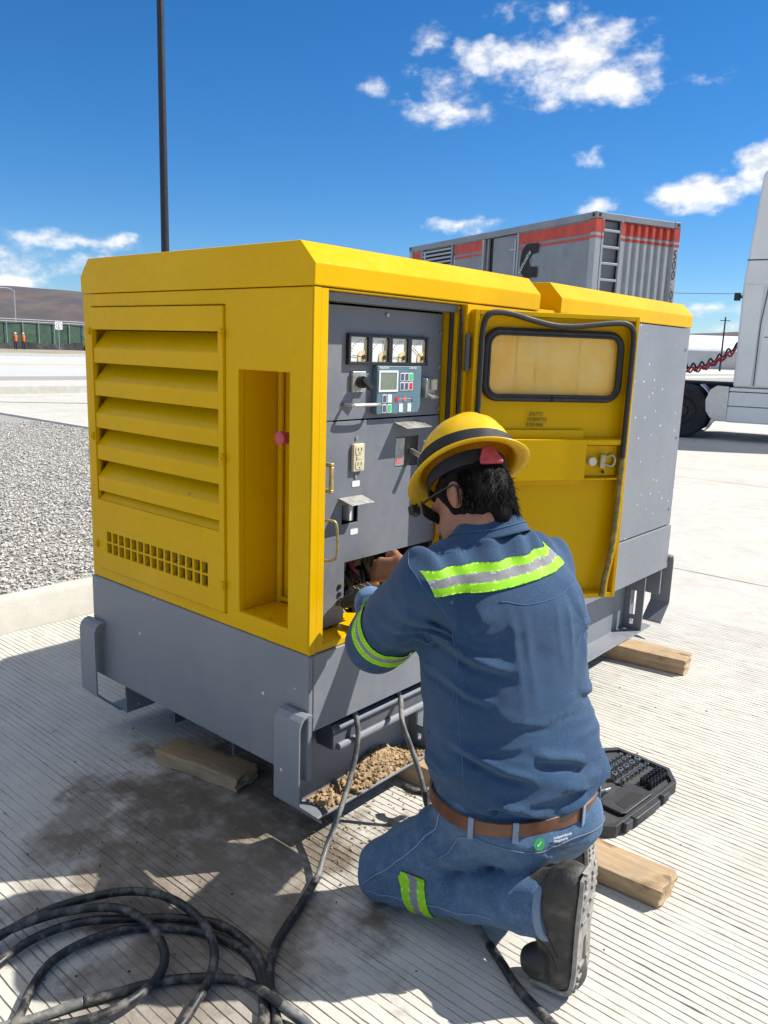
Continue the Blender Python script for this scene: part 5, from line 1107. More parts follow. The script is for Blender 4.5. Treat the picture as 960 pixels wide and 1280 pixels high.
# ---- jeans
J = Grid((.18, -.14, -.002), (.86, .60, .47), .0058)
J.stack([(.275, .63, .185, .15, .12), (.31, .625, .175, .195, .16), (.35, .612, .165, .216, .174), (.39, .60, .163, .216, .168), (.44, .60, .163, .205, .155)], RV)
J.cap((.665, .10, .325), (.60, .10, .335), .098, .09, k=.03); J.cap((.72, .24, .33), (.66, .24, .335), .09, .09, k=.03); J.cap(LH + V3(0, -.004, .012), LK + V3(.015, -.004, .028), .102, .077, k=.025); J.cap(LK + V3(.0, .0, -.010), LA + V3(.0, .0, -.004), .070, .074, k=.003); J.cap(RH, RK, .115, .08, k=.03); J.cap(RK, RA, .076, .07, k=.012)
J.cap(LA, LA + V3(.035, .003, .01), .072, .078, k=.01)
def jean_folds(P):
    out = .004 * fbm(P * 9., 3, 61)
    for a, b, sd, am in ((LK, LA, 63, .010), (LH, LK, 65, .008), (RK, RA, 67, .007)):
        ax = (b - a) / np.linalg.norm(b - a); tt = (P - a) @ ax; L = np.linalg.norm(b - a); dist = np.linalg.norm(P - a - np.outer(tt, ax), axis=1); m_ = np.exp(-(dist / .1) ** 4) * np.clip(tt / .04, 0, 1) * np.clip((L - tt) / .04, 0, 1)
        out += m_ * -am * 1.9 * ridge(np.stack([tt * 19 + P[:, 2] * 8 + .8 * vnoise(P * 8., sd + 3), P[:, 2] * 9, P[:, 1] * 6], 1), sd, 2.3) * (.6 + .5 * vnoise(P * 9., sd + 1))
    bt = np.exp(-np.sum((P - V3(.50, .02, .24)) ** 2, 1) / .02); out += bt * .006 * np.sin((P[:, 0] * 40 + P[:, 2] * 60) + 2 * vnoise(P * 10, 71))
    return out
J.disp(jean_folds); J.cut((.6, .16, .435), (0, 0, 1)); J.cut((.6, .16, .004), (0, 0, -1)); la = (LA - LK) / np.linalg.norm(LA - LK); J.cut(LA + la * .052, la, .135); ra = (RA - RK) / np.linalg.norm(RA - RK); J.cut(RA + ra * .03, np.array(ra)) if False else None
JN = J.obj('jeans', 'jeans_denim', PERSON, 1); JN['label'] = 'faded blue jeans with reflective tape below the knee'
tape(JN, 'leg_reflective_tape', LK + la * .152, la + V3(0, 0, .05), .036, JN, lambda c: np.linalg.norm(np.array(c) - (LK + la * .152)) < .098 and (c.z < .176) and (np.array(c) - LK) @ V3(0, 1, 0) < .1)
mb = MB(); mb.lathe([(.0765, -.016), (.0805, -.014), (.0800, .0), (.077, .003), (.070, .002), (.070, -.01)], tuple(LA + la * .052), tuple(la), 32, closed=True); mb.build('hem', 'jeans_edge', JN, smooth=True)
# seams, pocket, print
surf_line(JN, [(.50, -.06, .40), (.48, -.08, .33), (.42, -.09, .22), (.33, -.09, .12), (.29, -.085, .075)], .0014, 'side_seam', 'thread_blue', JN)
surf_line(JN, [(.30, -.08, .06), (.42, -.085, .09), (.55, -.06, .12), (.68, -.05, .15)], .0011, 'inseam', 'thread_blue', JN)
surf_line(JN, [(.575, -.07, .33), (.64, -.08, .36), (.70, -.03, .345), (.76, .05, .335), (.80, .16, .34), (.80, .28, .345)], .0010, 'waistband_seam', 'thread_dull', JN)
surf_line(JN, [(.60, -.10, .345), (.57, -.12, .30), (.545, -.13, .255)], .0012, 'pocket_seam', 'thread_dull', JN)
# ---- belt with loops
def ring(zoff, A, Bd, n=72): return [V3(.602, .164, .392 + zoff) + RV * A * math.cos(a) + BV * Bd * math.sin(a) for a in np.linspace(0, 2 * math.pi, n, endpoint=False)]
def belt_fn(a, z, r): return V3(.602, .164, .392 + z) + RV * (.222 + r) * np.sign(math.cos(a)) * abs(math.cos(a)) ** .88 + BV * (.174 + r) * np.sign(math.sin(a)) * abs(math.sin(a)) ** .88
def belt():
    n = 96; prof = [(-.019, 0), (-.017, .004), (.017, .004), (.019, 0)]; V, F = [], []
    for i in range(n):
        a = 2 * math.pi * i / n
        for z, r in prof: V.append(belt_fn(a, z, r))
    for i in range(n):
        for j in range(4): F.append((i * 4 + j, i * 4 + (j + 1) % 4, (i + 1) % n * 4 + (j + 1) % 4, (i + 1) % n * 4 + j))
    BT = mk('belt', V, F, 'belt_leather', PERSON, smooth='auto', ang=50); BT['label'] = 'brown leather belt'
    for ad in (150, 118, 72, 42, 20):
        a = R_(ad); p0, p1 = Vector(belt_fn(a, -.03, .004)), Vector(belt_fn(a, .024, .005)); nrm = (Vector(belt_fn(a, 0, .01)) - Vector(belt_fn(a, 0, 0))).normalized(); tg = nrm.cross(Vector((0, 0, 1))).normalized()
        mb = MB(); mb.obox((p0 + p1) / 2 + nrm * .004, (.014, .004, .055), Matrix((tg, nrm, Vector((0, 0, 1)))).transposed()); mb.build('belt_loop', 'jeans_edge', JN, bevel=.0015)
belt()
def on_jeans(a_deg, z, out):
    from mathutils.bvhtree import BVHTree
    a = R_(a_deg); p = Vector(belt_fn(a, z, .0)); nrm = (Vector(belt_fn(a, 0, .01)) - Vector(belt_fn(a, 0, 0))).normalized()
    bvh = BVHTree.FromPolygons([v.co for v in JN.data.vertices], [tuple(q.vertices) for q in JN.data.polygons]); loc, nr, i, d_ = bvh.ray_cast(p + nrm * .12, -nrm)
    if loc is None: loc, nr = p, nrm
    nr = (nr * .6 + nrm * .4).normalized(); return loc + nr * out, nr
p, nrm = on_jeans(103, -.034, .006); tg = Vector((0, 0, 1)).cross(nrm).normalized(); up_ = nrm.cross(tg)
mb = MB(); mb.lathe([(.0, 0), (.0145, 0), (.0145, .0012), (0, .0014)], tuple(p), tuple(nrm), 22); pt = mb.build('print_emblem', 'green_print', JN); pt['label'] = 'small round green print'
mb = MB(); mb.tube([p + nrm * .002 + tg * -.006 + up_ * -.004, p + nrm * .002 + up_ * .001, p + nrm * .002 + tg * .004 + up_ * .007], .0013, 5); mb.build('print_leaf', 'white_print', JN)
p2, n2 = on_jeans(94, -.032, .007); tg2 = Vector((0, 0, 1)).cross(n2).normalized()
text_mesh('print_word', 'Independencia\nMaquinaria', .0095, 'white_print', JN, frame(tuple(p2), tuple(tg2), tuple(n2.cross(tg2)), tuple(n2)), spacing=.9)
# ---- boots
def boot(name, label, ank, heel, ball, toe, back):
    g = Grid(np.minimum.reduce([ank, heel, ball, toe]) - .09, np.maximum.reduce([ank, heel, ball, toe]) + .09, .0048); side_ = np.cross(heel - ball, back); side_ /= np.linalg.norm(side_)
    sh = (ank + (LA if name == 'x' else 0)) if False else ank
    g.cap(heel, ball, .042, .045, k=.03); g.cap(ank, heel, .058, .046, k=.03); g.cap(ank, ball, .050, .044, k=.03); g.cap(ball, toe, .045, .040, k=.02); g.cap(ball + side_ * .012, toe + side_ * .01, .038, .036, k=.02)
    g.cap(ank, ank + (heel - ball) * .02 - back * .055 + V3(0, 0, -.015), .056, .050, k=.02)
    g.disp(lambda P: .003 * fbm(P * 14., 3, 81) + .0035 * np.sin(((P - ank) @ (heel - ball) / np.linalg.norm(heel - ball)) * 90 + 2 * vnoise(P * 10, 83)) * np.exp(-np.sum((P - ank) ** 2, 1) / .006) + .004 * np.sin(((P - ball) @ back) * 130 + vnoise(P * 12, 85)) * np.exp(-np.sum((P - ball + back * .03) ** 2, 1) / .003))
    hb = (heel - ball) / np.linalg.norm(heel - ball); g.cut(heel + back * .030, back); 
    g.cut((0, 0, .012), (0, 0, -1))
    o = g.obj(name, 'boot_dusty', PERSON, 1); o['label'] = label
    # sole: outline following heel, ball, toe
    path = catmull([heel + hb * .045 + back * .034, heel + back * .036, heel * .5 + ball * .5 + back * .034, ball + back * .036 + hb * .01, ball + back * .022 - hb * .034, ball * .5 + toe * .5 + V3(0, 0, -.036) , toe + V3(0, 0, -.034) - back * .012], 6)
    n = len(path); V, F = [], []
    for i, p in enumerate(path):
        t_ = (path[min(i + 1, n - 1)] - path[max(i - 1, 0)]).normalized(); sd = Vector(side_); nn_ = t_.cross(sd).normalized()
        if nn_.dot(Vector(back)) < 0 and i < n * .6: nn_ = -nn_
        if i >= n * .6: nn_ = nn_ if nn_.z < 0 else -nn_
        u = i / (n - 1); w = .036 + .014 * math.sin(min(1, u * 1.15) * math.pi * .9 + .2) - (.020 if u < .04 or u > .96 else 0) - .006 * math.exp(-((u - .36) / .1) ** 2)
        for sx, h in ((-w, 0), (-w * 1.0, .011), (w * 1.0, .011), (w, 0)): V.append(p + sd * sx + nn_ * (h - .004))
    for i in range(n - 1):
        for j in range(4): F.append((i * 4 + j, i * 4 + (j + 1) % 4, (i + 1) * 4 + (j + 1) % 4, (i + 1) * 4 + j))
    F += [(0, 1, 2, 3), tuple((n - 1) * 4 + q for q in (3, 2, 1, 0))]
    V = [(v[0], v[1], max(.003, v[2])) for v in V]
    so = mk('sole', V, F, 'boot_sole', o, bevel=.003); 
    for i in range(2, n - 9, 2):
        p = path[i]; t_ = (path[i + 1] - path[i - 1]).normalized(); sd = Vector(side_); nn_ = t_.cross(sd).normalized(); nn_ = -nn_ if nn_.dot(Vector(back)) < 0 else nn_
        if 10 < i < 15: continue
        for s in (-1, 1):
            mb = MB(); c = p + nn_ * .009 + sd * s * .022
            if c.z < .02: continue
            mb.obox(c, (.011, .030, .006), Matrix((t_, sd, nn_)).transposed()); mb.build('tread_lug', 'boot_sole', o, bevel=.002, seg=1)
    sdv = -side_ if side_[1] > 0 else side_
    surf_line(o, [ank + sdv * .08 + (heel - ball) * .1 - back * .06, ank + sdv * .08 - back * .01, ank + sdv * .07 + back * .03 - hb * .05, ball + sdv * .06 + hb * .05], .0013, 'boot_seam', 'boot_thread', o)
    surf_line(o, [ank + sdv * .08 - back * .05 - hb * .06, ball + sdv * .07 - back * .03 + hb * .06, ball + sdv * .07 + hb * .02], .0013, 'boot_seam', 'boot_thread', o)
    return o
BK1 = V3(.985, .12, .10); BK1 /= np.linalg.norm(BK1)
boot('boot', 'scuffed black left work boot with its toe tucked under', V3(.765, .05, .215), V3(.835, .058, .285), V3(.838, .05, .066), V3(.772, .038, .050), BK1)
BK2 = V3(.93, .25, .25); BK2 /= np.linalg.norm(BK2)
boot('boot', 'black right work boot tucked behind the left leg', V3(.61, .40, .115), V3(.675, .41, .145), V3(.69, .41, .062), V3(.625, .40, .048), BK2)
# ---- glove on the left hand
Gl = Grid((-.18, .08, .64), (.13, .38, .88), .004); hand(Gl, *LHD, grow=.0035, k=.01); Gl.cap(LHD[0] - fa * .02, LHD[0] + V3(*(LHD[1] * .02)), .034, .032, k=.012); Gl.disp(lambda P: .0018 * fbm(P * 30., 2, 91))
GL = Gl.obj('glove', 'glove_black', PERSON, 1); GL['label'] = 'black work glove with pale stitching on the left hand'
dh = LHD[1] / np.linalg.norm(LHD[1]); nbh = LHD[2] - dh * (LHD[2] @ dh); nbh /= np.linalg.norm(nbh); wh = np.cross(dh, nbh)
for s in (-.022, .0, .022): surf_line(GL, [LHD[0] + wh * s * .9 + nbh * .03, LHD[0] + dh * .05 + wh * s + nbh * .03, LHD[0] + dh * .085 + wh * s + nbh * .03], .0012, 'stitching', 'thread_tan', GL)
mb = MB(); mb.lathe([(.036, 0), (.0385, .002), (.0385, .018), (.036, .02), (.034, .01)], tuple(LHD[0] - fa * .022), tuple(fa), 24, closed=True); cf_ = mb.build('glove_cuff', 'glove_black', GL, smooth=True)
# ---- hair
Hr = Grid(HC_ - .16, HC_ + .16, .005); Hr.ell(hp(-.012, 0, .012), (.106, .083, .104), AX, k=.01); Hr.cap(hp(-.078, .0, -.05), hp(-.086, 0, -.075), .05, .036, k=.03, flat=(HA, .7)); Hr.ell(hp(-.055, .045, -.045), (.042, .03, .045), AX, k=.02); Hr.ell(hp(-.055, -.045, -.045), (.042, .03, .045), AX, k=.02)
Hr.disp(lambda P: .0035 * fbm(np.stack([((P - HC_) @ HA) * 70, ((P - HC_) @ HL) * 70, ((P - HC_) @ HU) * 16], 1), 2, 95))
Hr.ell(hp(.080, 0, -.045), (.062, .12, .075), AX, k=.01, sub=True)
for s in (1, -1): Hr.ell(hp(-.008, .09 * s, -.026), (.030, .035, .050), AX, k=.006, sub=True)
HR = Hr.obj('hair', 'hair_black', PERSON, 1); HR['label'] = 'short black hair below the hard hat'
rg = np.random.RandomState(12); mb = MB()
for k in range(2200):
    an = rg.uniform(-1.3, 1.3); h0 = rg.uniform(-.07, .04); r0 = hp(-.012 - .098 * math.cos(an), .082 * math.sin(an), h0)
    outv = -HA * math.cos(an) + HL * math.sin(an)
    if an > 1.45 or an < -1.45: h0 = max(h0, -.02); r0 = hp(-.012 - .098 * math.cos(an), .08 * math.sin(an), h0)
    L = rg.uniform(.014, .036); jit = rg.randn(3) * .35; p0 = r0 - outv * .004; p1 = r0 - HU * L * .5 + outv * .006 + jit * .008; p2 = r0 - HU * L + outv * rg.uniform(-.004, .012) + jit * .016
    mb.tube([p0, p1, p2], [.0011, .0009, .0002], 3, caps=False)
mb.build('hair_strands', 'hair_black', HR, fix=False, smooth=True)['kind'] = 'stuff'
# ---- hard hat
def hat():
    n, rows = 96, []; prof = [(0, 1.0)] + [(math.sin(R_(a)), math.cos(R_(a))) for a in range(6, 91, 6)]
    def dome(a, s, c, t=0.):
        A, Bb, Hh = .134 - t, .115 - t, .150 - t
        ridge = .006 * sum(math.exp(-((math.sin(a) * s * Bb - o) / .010) ** 2) for o in (-.034, 0., .034)) * min(1, s * 3 + .4) * (1 if s < .93 else max(0, (1 - s) / .07)) * (0 if t else 1)
        return HO + HA * math.cos(a) * s * A + HL * math.sin(a) * s * Bb + HU * (c ** .9 * Hh + ridge + .012)
    V, F = [], []
    for s, c in prof:
        for i in range(n): V.append(dome(2 * math.pi * i / n, s, c))
    def brim(a, e, zoff):
        A, Bb = .134, .115; ext = e * (.011 + .036 * max(0, math.cos(a)) ** 2 + .030 * max(0, -math.cos(a)) ** 2); sag = -e * (.010 + .012 * math.cos(a) ** 2) + .010 * (1 - math.cos(a) ** 2) * e
        return HO + HA * math.cos(a) * (A + ext) + HL * math.sin(a) * (Bb + ext) + HU * (.012 + sag + zoff)
    for e, z in ((.25, -.002), (.6, 0.), (.95, 0.), (1.0, -.002), (.98, -.005), (.6, -.005), (.2, -.008)):
        for i in range(n): V.append(brim(2 * math.pi * i / n, e, z))
    inner = [(math.sin(R_(a)), math.cos(R_(a))) for a in range(90, 5, -8)]
    for s, c in inner:
        for i in range(n): V.append(dome(2 * math.pi * i / n, s, c, .004))
    N = len(V) // n
    for r in range(N - 1):
        for i in range(n): F.append((r * n + i, r * n + (i + 1) % n, (r + 1) * n + (i + 1) % n, (r + 1) * n + i))
    o = mk('hard_hat', V, F, 'helmet_yellow', PERSON, smooth=True); o['label'] = 'yellow full brim hard hat with a black strap'
    def bandpt(a, z, t): 
        c = max(0., (z - .012) / .150) ** (1 / .9); s = math.sqrt(max(0, 1 - c * c)); A, Bb = .134 + t, .115 + t
        return HO + HA * math.cos(a) * s * A + HL * math.sin(a) * s * Bb + HU * z
    V, F = [], []
    for i in range(n):
        a = 2 * math.pi * i / n; lift = .004 * math.sin(a * 2) + .006 * math.sin(a) ** 2
        for z, t in ((.016 + lift, .001), (.016 + lift, .0045), (.048 + lift, .0045), (.048 + lift, .0008)): V.append(bandpt(a, z, t))
    for i in range(n):
        for j in range(4): F.append((i * 4 + j, i * 4 + (j + 1) % 4, (i + 1) % n * 4 + (j + 1) % 4, (i + 1) % n * 4 + j))
    mk('strap', V, F, 'band_black', o, smooth='auto', ang=50)
    # suspension band, rear adjuster pad
    V, F = [], []
    for i in range(n):
        a = 2 * math.pi * i / n; lo = -.034 + .006 * math.cos(a)
        for z, t in ((lo, -.018), (lo, -.014), (.004, -.014), (.004, -.018)):
            V.append(HO + HA * (math.cos(a) * (.128 + t) + .008) + HL * math.sin(a) * (.107 + t) + HU * z)
    for i in range(n):
        for j in range(4): F.append((i * 4 + j, i * 4 + (j + 1) % 4, (i + 1) % n * 4 + (j + 1) % 4, (i + 1) % n * 4 + j))
    sb_ = mk('suspension_band', V, F, 'band_black', o, smooth='auto', ang=50)
    c = HO - HA * .104 + HL * .040 - HU * .030; nv = Vector(-HA * .8 + HL * .6).normalized(); tv = Vector(HU).cross(nv).normalized(); uv = nv.cross(tv)
    mb = MB(); mb.prism([(-.028, -.022), (.028, -.022), (.030, -.012), (.010, .030), (-.002, .034), (-.016, .026), (-.030, -.010)], lambda a, b, d: tuple(Vector(c) + tv * a + uv * b + nv * d), .0, .012); mb.build('adjuster_pad', 'pad_red', o, bevel=.006, seg=3)
    c = HO + HA * .186 + HL * .018 - HU * .022; mb = MB(); mb.obox(c, (.022, .03, .026), Matrix((HA, HL, HU)).transposed()); cl = mb.build('lamp_clip', 'black_plastic', o, bevel=.004)
    mb = MB(); mb.tube([HO + HA * .150 + HL * .03 + HU * .008, HO + HA * .170 + HL * .024 - HU * .004, HO + HA * .184 + HL * .02 - HU * .015], .006, 8); mb.build('clip_arm', 'black_plastic', o, smooth=True)
hat()
# ---- safety glasses
mb = MB(); pl = [hp(.088 + .020 * math.cos(t), .082 * math.sin(t), .002) for t in np.linspace(-1.25, 1.25, 15)]
V = [p + HU * h for h in (.018, -.022) for p in pl]; V2 = [v - HA * .003 for v in V]; m_ = 15
F = [(i, i + 1, m_ + i + 1, m_ + i) for i in range(m_ - 1)]; gl = mk('safety_glasses', V, F, 'black_plastic', PERSON, smooth=True); gl['label'] = 'dark wraparound safety glasses'
sd = gl.modifiers.new('thick', 'SOLIDIFY'); sd.thickness = .003
for s in (1, -1):
    mb = MB(); mb.tube([hp(.094, .078 * s, .010), hp(.04, .086 * s, .006), hp(-.015, .084 * s, .004), hp(-.04, .080 * s, -.012)], .003, 6); mb.build('temple_arm', 'black_plastic', gl, smooth=True)
# ================================================================== small things on the ground
def Gd(px, py, z=0.):
    d = ROT @ np.array([(px - CX) / FPX, -(py - CY) / FPX, -1.0]); return CAM + d * ((z - CAM[2]) / d[2])
def wood_mat(name, c0, c1, c2, grime):
    m, t = mat(name, c0, .75); co = t.coord((2.2, 26, 26)); r = t.noise(co, 1.6, 6, .62, .6); f = t.noise(t.coord((8, 160, 160)), 1, 3)
    c = t.mix(t.rng(r, .3, .7), c0, c1); c = t.mix(t.math('MULTIPLY', t.rng(f, .45, .75), .5), c, c2)
    kn = t.noise(t.coord((3, 7, 7)), 2.2, 3); c = t.mix(t.math('MULTIPLY', t.rng(kn, .6, .74), .7), c, tuple(x * .35 for x in c2))
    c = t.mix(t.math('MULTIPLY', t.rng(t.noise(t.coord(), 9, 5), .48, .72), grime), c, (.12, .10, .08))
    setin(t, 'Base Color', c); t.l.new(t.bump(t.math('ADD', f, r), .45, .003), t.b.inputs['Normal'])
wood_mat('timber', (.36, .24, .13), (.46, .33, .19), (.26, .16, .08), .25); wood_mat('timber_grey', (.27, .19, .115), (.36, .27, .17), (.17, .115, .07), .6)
def block(label, c, ang, size, m, seed, tilt=0.):
    rg = np.random.RandomState(seed); nx, ny, nz = 14, 4, 3; L, W, H = size; bm = bmesh.new(); bmesh.ops.create_cube(bm, size=1)
    bmesh.ops.subdivide_edges(bm, edges=list(bm.edges), cuts=5, use_grid_fill=True)
    for v in bm.verts:
        x, y, z = v.co; e = (abs(y) > .49) + (abs(z) > .49) + (abs(x) > .49)
        j = rg.randn(3) * np.array([.004 if abs(x) > .49 else 0, .0012, .0010]); k = 1 - .03 * (e >= 2) * rg.rand()
        v.co = Vector((x * L + j[0], y * W * k + j[1] + .003 * math.sin(x * 5 + seed), z * H * k + j[2]))
    me = bpy.data.meshes.new('wood_block'); bm.to_mesh(me); bm.free()
    o = mk_mesh('wood_block', me, m, None, bevel=.003); o.location = c; o.rotation_euler = (0, tilt, R_(ang)); return tag(o, label, 'wood block', 'timber blocks round the generator')
block('weathered timber block lying loose in the shade before the louvred end', (-.607, .087, .027), 10.8, (.375, .12, .052), 'timber', 1)
block('timber block sticking out from under the far end of the skid', (.012, 2.243, .0395), 8.5, (.60, .145, .077), 'timber', 2)
block('timber block under the near skid rail beside the soil heap', (-.075, .575, .0395), 6, (.36, .10, .077), 'timber', 3)
block('long timber block lying behind the black boot', (.635, .545, .029), 2.0, (.52, .13, .056), 'timber', 4)
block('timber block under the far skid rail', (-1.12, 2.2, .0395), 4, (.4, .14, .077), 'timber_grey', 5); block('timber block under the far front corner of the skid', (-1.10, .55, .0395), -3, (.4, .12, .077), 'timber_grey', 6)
# ---- tool case
plain('case_plastic', (.028, .029, .030), .5, var=.25, vs=40, bump=.15, bs=150, bd=.001); plain('case_tray', (.04, .041, .043), .6, var=.2, vs=40); plain('chrome', (.5, .5, .5), .22, 1.); plain('black_oxide', (.03, .03, .032), .35, .6)
tcx, tcy, ta = .522, .945, R_(-5); TCm = Matrix.Translation((tcx, tcy, 0)) @ Matrix.Rotation(ta, 4, 'Z')
tl_ = lambda x, y, z: tuple(TCm @ Vector((x, y, z)))
TC = empty('tool_case', (tcx, tcy, 0), 'open black plastic socket tool case on the concrete behind the worker', 'tool case')
oct_ = [(-.15, -.20), (-.11, -.26), (.09, -.26), (.15, -.20), (.15, .20), (.09, .27), (-.11, .27), (-.15, .21)]
mb = MB(); mb.prism([(a * 1.0, b * 1.0) for a, b in oct_], lambda a, b, d: tl_(a, b, d), .002, .030); mb.build('tray', 'case_tray', TC, bevel=.004)
mb = MB(); n = len(oct_); inn = [(a * .945, b * .965) for a, b in oct_]
V = [tl_(a, b, z) for z in (.001, .042) for a, b in [(x * 1.04, y * 1.03) for x, y in oct_]] + [tl_(a, b, z) for z in (.042, .0305) for a, b in inn]
F = [(i, (i + 1) % n, n + (i + 1) % n, n + i) for i in range(n)] + [(n + i, n + (i + 1) % n, 2 * n + (i + 1) % n, 2 * n + i) for i in range(n)] + [(2 * n + i, 2 * n + (i + 1) % n, 3 * n + (i + 1) % n, 3 * n + i) for i in range(n)]
mk('rim', V, F, 'case_plastic', TC, bevel=.003)
mb = MB(); mb.prism([(.10, -.085), (.10, .085), (.088, .10), (.02, .10), (.005, .085), (.005, -.085), (.02, -.10), (.088, -.10)], lambda a, b, d: tl_(a + .040, b - .03, d), .0305, .045); hd = mb.build('handle_surround', 'case_plastic', TC, bevel=.005)
mb = MB(); mb.prism([(.045, -.06), (.085, -.07), (.085, .055), (.045, .045)], lambda a, b, d: tl_(a + .040, b - .03, d), .0452, .0462); mb.build('handle_recess', 'dark_void', hd)
mb = MB(); mb.prism(rrect(.035, .17, .012, 4, .160, -.03), lambda a, b, d: tl_(a, b, d), .012, .040); mb.build('handle', 'case_plastic', TC, bevel=.005)
for y in (-.145, .105):
    mb = MB(); mb.prism(rrect(.022, .045, .004, 3, .160, y), lambda a, b, d: tl_(a, b, d), .008, .040); mb.build('latch', 'case_plastic', TC, bevel=.003)
for (x, y, w, h) in ((-.0, .14, .19, .19), (.05, -.205, .12, .09)):
    mb = MB(); mb.prism(rrect(w, h, .01, 3, x, y), lambda a, b, d: tl_(a, b, d), .0302, .034); mb.build('insert', 'case_tray', TC, bevel=.002)
R0 = empty('ratchet_driver', tl_(-.03, -.05, .035), 'dark grip driver lying in the open tool case', 'tool')
mb = MB(); mb.tube([tl_(-.02, -.165, .045), tl_(.0, -.13, .046), tl_(.012, -.10, .047), tl_(.02, -.055, .046)], [.014, .018, .018, .012], 14); mb.build('grip', 'case_plastic', R0, smooth='auto'); mb = MB(); mb.tube([tl_(.02, -.055, .046), tl_(.025, -.02, .044)], .005, 10); mb.build('shank', 'chrome', R0, smooth='auto')
mb = MB(); mb.lathe([(.0055, 0), (.0085, 0), (.0085, .016), (.0075, .018), (.0045, .018), (.0045, .008), (.0, .008)], (0, 0, 0), (0, 0, 1), 12); sock = mb.build('socket', 'chrome', None, smooth='auto'); sk_m = [sock.data, sock.data.copy()]; sk_m[1].materials.clear(); sk_m[1].materials.append(MATS['black_oxide'])
first = True; ORD = ('first', 'second', 'third', 'fourth', 'fifth', 'sixth', 'seventh')
for r, (x, y0, y1, num, s, mi, lab) in enumerate(((-.115, .06, .22, 7, .9, 0, 'small chromed socket in the innermost tool case row'), (-.085, .06, .22, 6, 1.1, 0, 'chromed socket in the second tool case row'), (-.05, .06, .22, 5, 1.35, 0, 'large chromed socket in the third tool case row'), (-.015, .06, .225, 7, 1., 0, 'chromed socket in the fourth tool case row'),
                                               (.035, .105, .215, 6, 1.25, 1, 'dark socket in the fifth tool case row'), (.062, .105, .215, 6, 1.25, 1, 'dark socket in the outermost tool case row'), (-.06, -.225, -.155, 5, .75, 1, 'short dark bit in the inner corner row'), (-.035, -.225, -.15, 5, .75, 0, 'short bright bit in the middle corner row'), (-.005, -.225, -.15, 5, .8, 1, 'short dark bit in the outer corner row'))):
    for k in range(num):
        o = sock if first else link(bpy.data.objects.new('socket', sk_m[mi])); o.data = sk_m[mi]; first = False
        o.location = tl_(x + (.045 if y0 > 0 else .075), y0 - (.0 if y0 > 0 else .01) + (y1 - y0) * k / (num - 1), .0345); o.scale = (s, s, s * 1.15); tag(o, ORD[k] + ' counted from the near end, ' + lab, 'socket', 'sockets in the tool case')
# ---- cables
def cable_mat(name, c0, c1):
    m, t = mat(name, c0, .6); n = t.noise(t.coord((1, 1, 1)), 22, 5, .65); f = t.noise(t.coord(), 160, 3)
    setin(t, 'Base Color', t.mix(t.rng(n, .46, .68), c0, c1)); setin(t, 'Roughness', t.rng(n, .4, .7, .42, .8)); t.l.new(t.bump(f, .3, .002), t.b.inputs['Normal'])
cable_mat('cable_black', (.014, .014, .015), (.15, .135, .115)); cable_mat('cable_grey', (.11, .11, .107), (.24, .225, .20))
def cpts(L, z=.012): return [Gd(p[0], p[1], p[2] if len(p) > 2 else z) for p in L]
CB1 = empty('power_cable', tuple(Gd(330, 1230)), 'heavy black power cable coiled on the concrete, fed from under the generator', 'cable')
# feed: hangs from the cable gland, reaches the ground and joins the coil
feed = [(-.034, .225, .45), (-.027, .225, .392), (-.006, .222, .345)] + cpts([(447, 925, .29), (440, 965, .20), (426, 1010, .13), (408, 1060, .06), (397, 1098, .022)])
mb = MB(); mb.tube(catmull(feed, 8), .0085, 12); mb.build('grey_lead', 'cable_grey', CB1, smooth=True)
loopB = cpts([(397, 1096, .022), (380, 1125, .016), (360, 1155), (344, 1182), (338, 1205, .014), (338, 1235), (345, 1268), (352, 1330), (330, 1420), (230, 1480), (90, 1470), (-60, 1400), (-130, 1310), (-90, 1235), (0, 1170, .03), (60, 1138, .04), (120, 1120, .045), (165, 1114, .045), (205, 1120, .045), (238, 1138, .04), (260, 1163, .035), (268, 1192, .03), (262, 1222, .025), (245, 1253, .02), (220, 1290, .016), (170, 1340, .016), (90, 1385), (0, 1380), (-60, 1330, .016), (-50, 1250, .02), (0, 1203, .022), (45, 1172, .024), (100, 1153, .024), (160, 1148, .022), (230, 1148, .016), (275, 1156), (308, 1177), (327, 1205), (333, 1240), (328, 1290), (290, 1370), (180, 1420), (60, 1400), (0, 1330), (28, 1262, .016), (40, 1235, .016), (65, 1202, .018), (105, 1178, .018), (155, 1162, .016), (205, 1159), (255, 1166), (300, 1185), (322, 1212), (329, 1250), (322, 1300), (270, 1380), (120, 1400), (-40, 1340), (-70, 1240, .03), (-20, 1180, .04), (50, 1148, .052), (110, 1135, .055), (150, 1136, .055), (180, 1150, .05), (200, 1175, .04), (206, 1200, .035), (194, 1225, .03), (165, 1250, .03), (125, 1270, .03), (75, 1282, .028), (20, 1288, .02), (-60, 1310, .014), (-140, 1370)])
mb = MB(); mb.tube(catmull(loopB, 7), .0112, 12); mb.build('black_sheath', 'cable_black', CB1, smooth=True)
mb = MB(); mb.tube(catmull(cpts([(104, 1252, .014), (150, 1240, .014), (200, 1227, .014), (255, 1222, .014), (300, 1226, .014), (330, 1240, .03), (352, 1258, .03), (385, 1285, .016), (430, 1340)]), 7), .0112, 12); mb.build('black_sheath', 'cable_black', CB1, smooth=True)
mb = MB(); mb.tube(catmull(cpts([(104, 1252, .014), (75, 1262, .013), (40, 1274, .012), (-20, 1290), (-80, 1310)]), 7), .0105, 12); mb.build('grey_lead', 'cable_grey', CB1, smooth=True)
mb = MB(); mb.tube(catmull(cpts([(352, 1256, .034), (372, 1270, .024), (392, 1290, .016), (430, 1338)]), 6), .0122, 12); mb.build('grey_lead', 'cable_grey', CB1, smooth=True)
CB2 = empty('power_cable', tuple(Gd(620, 1200)), 'grey and black power cable running from the generator under the kneeling leg', 'cable')
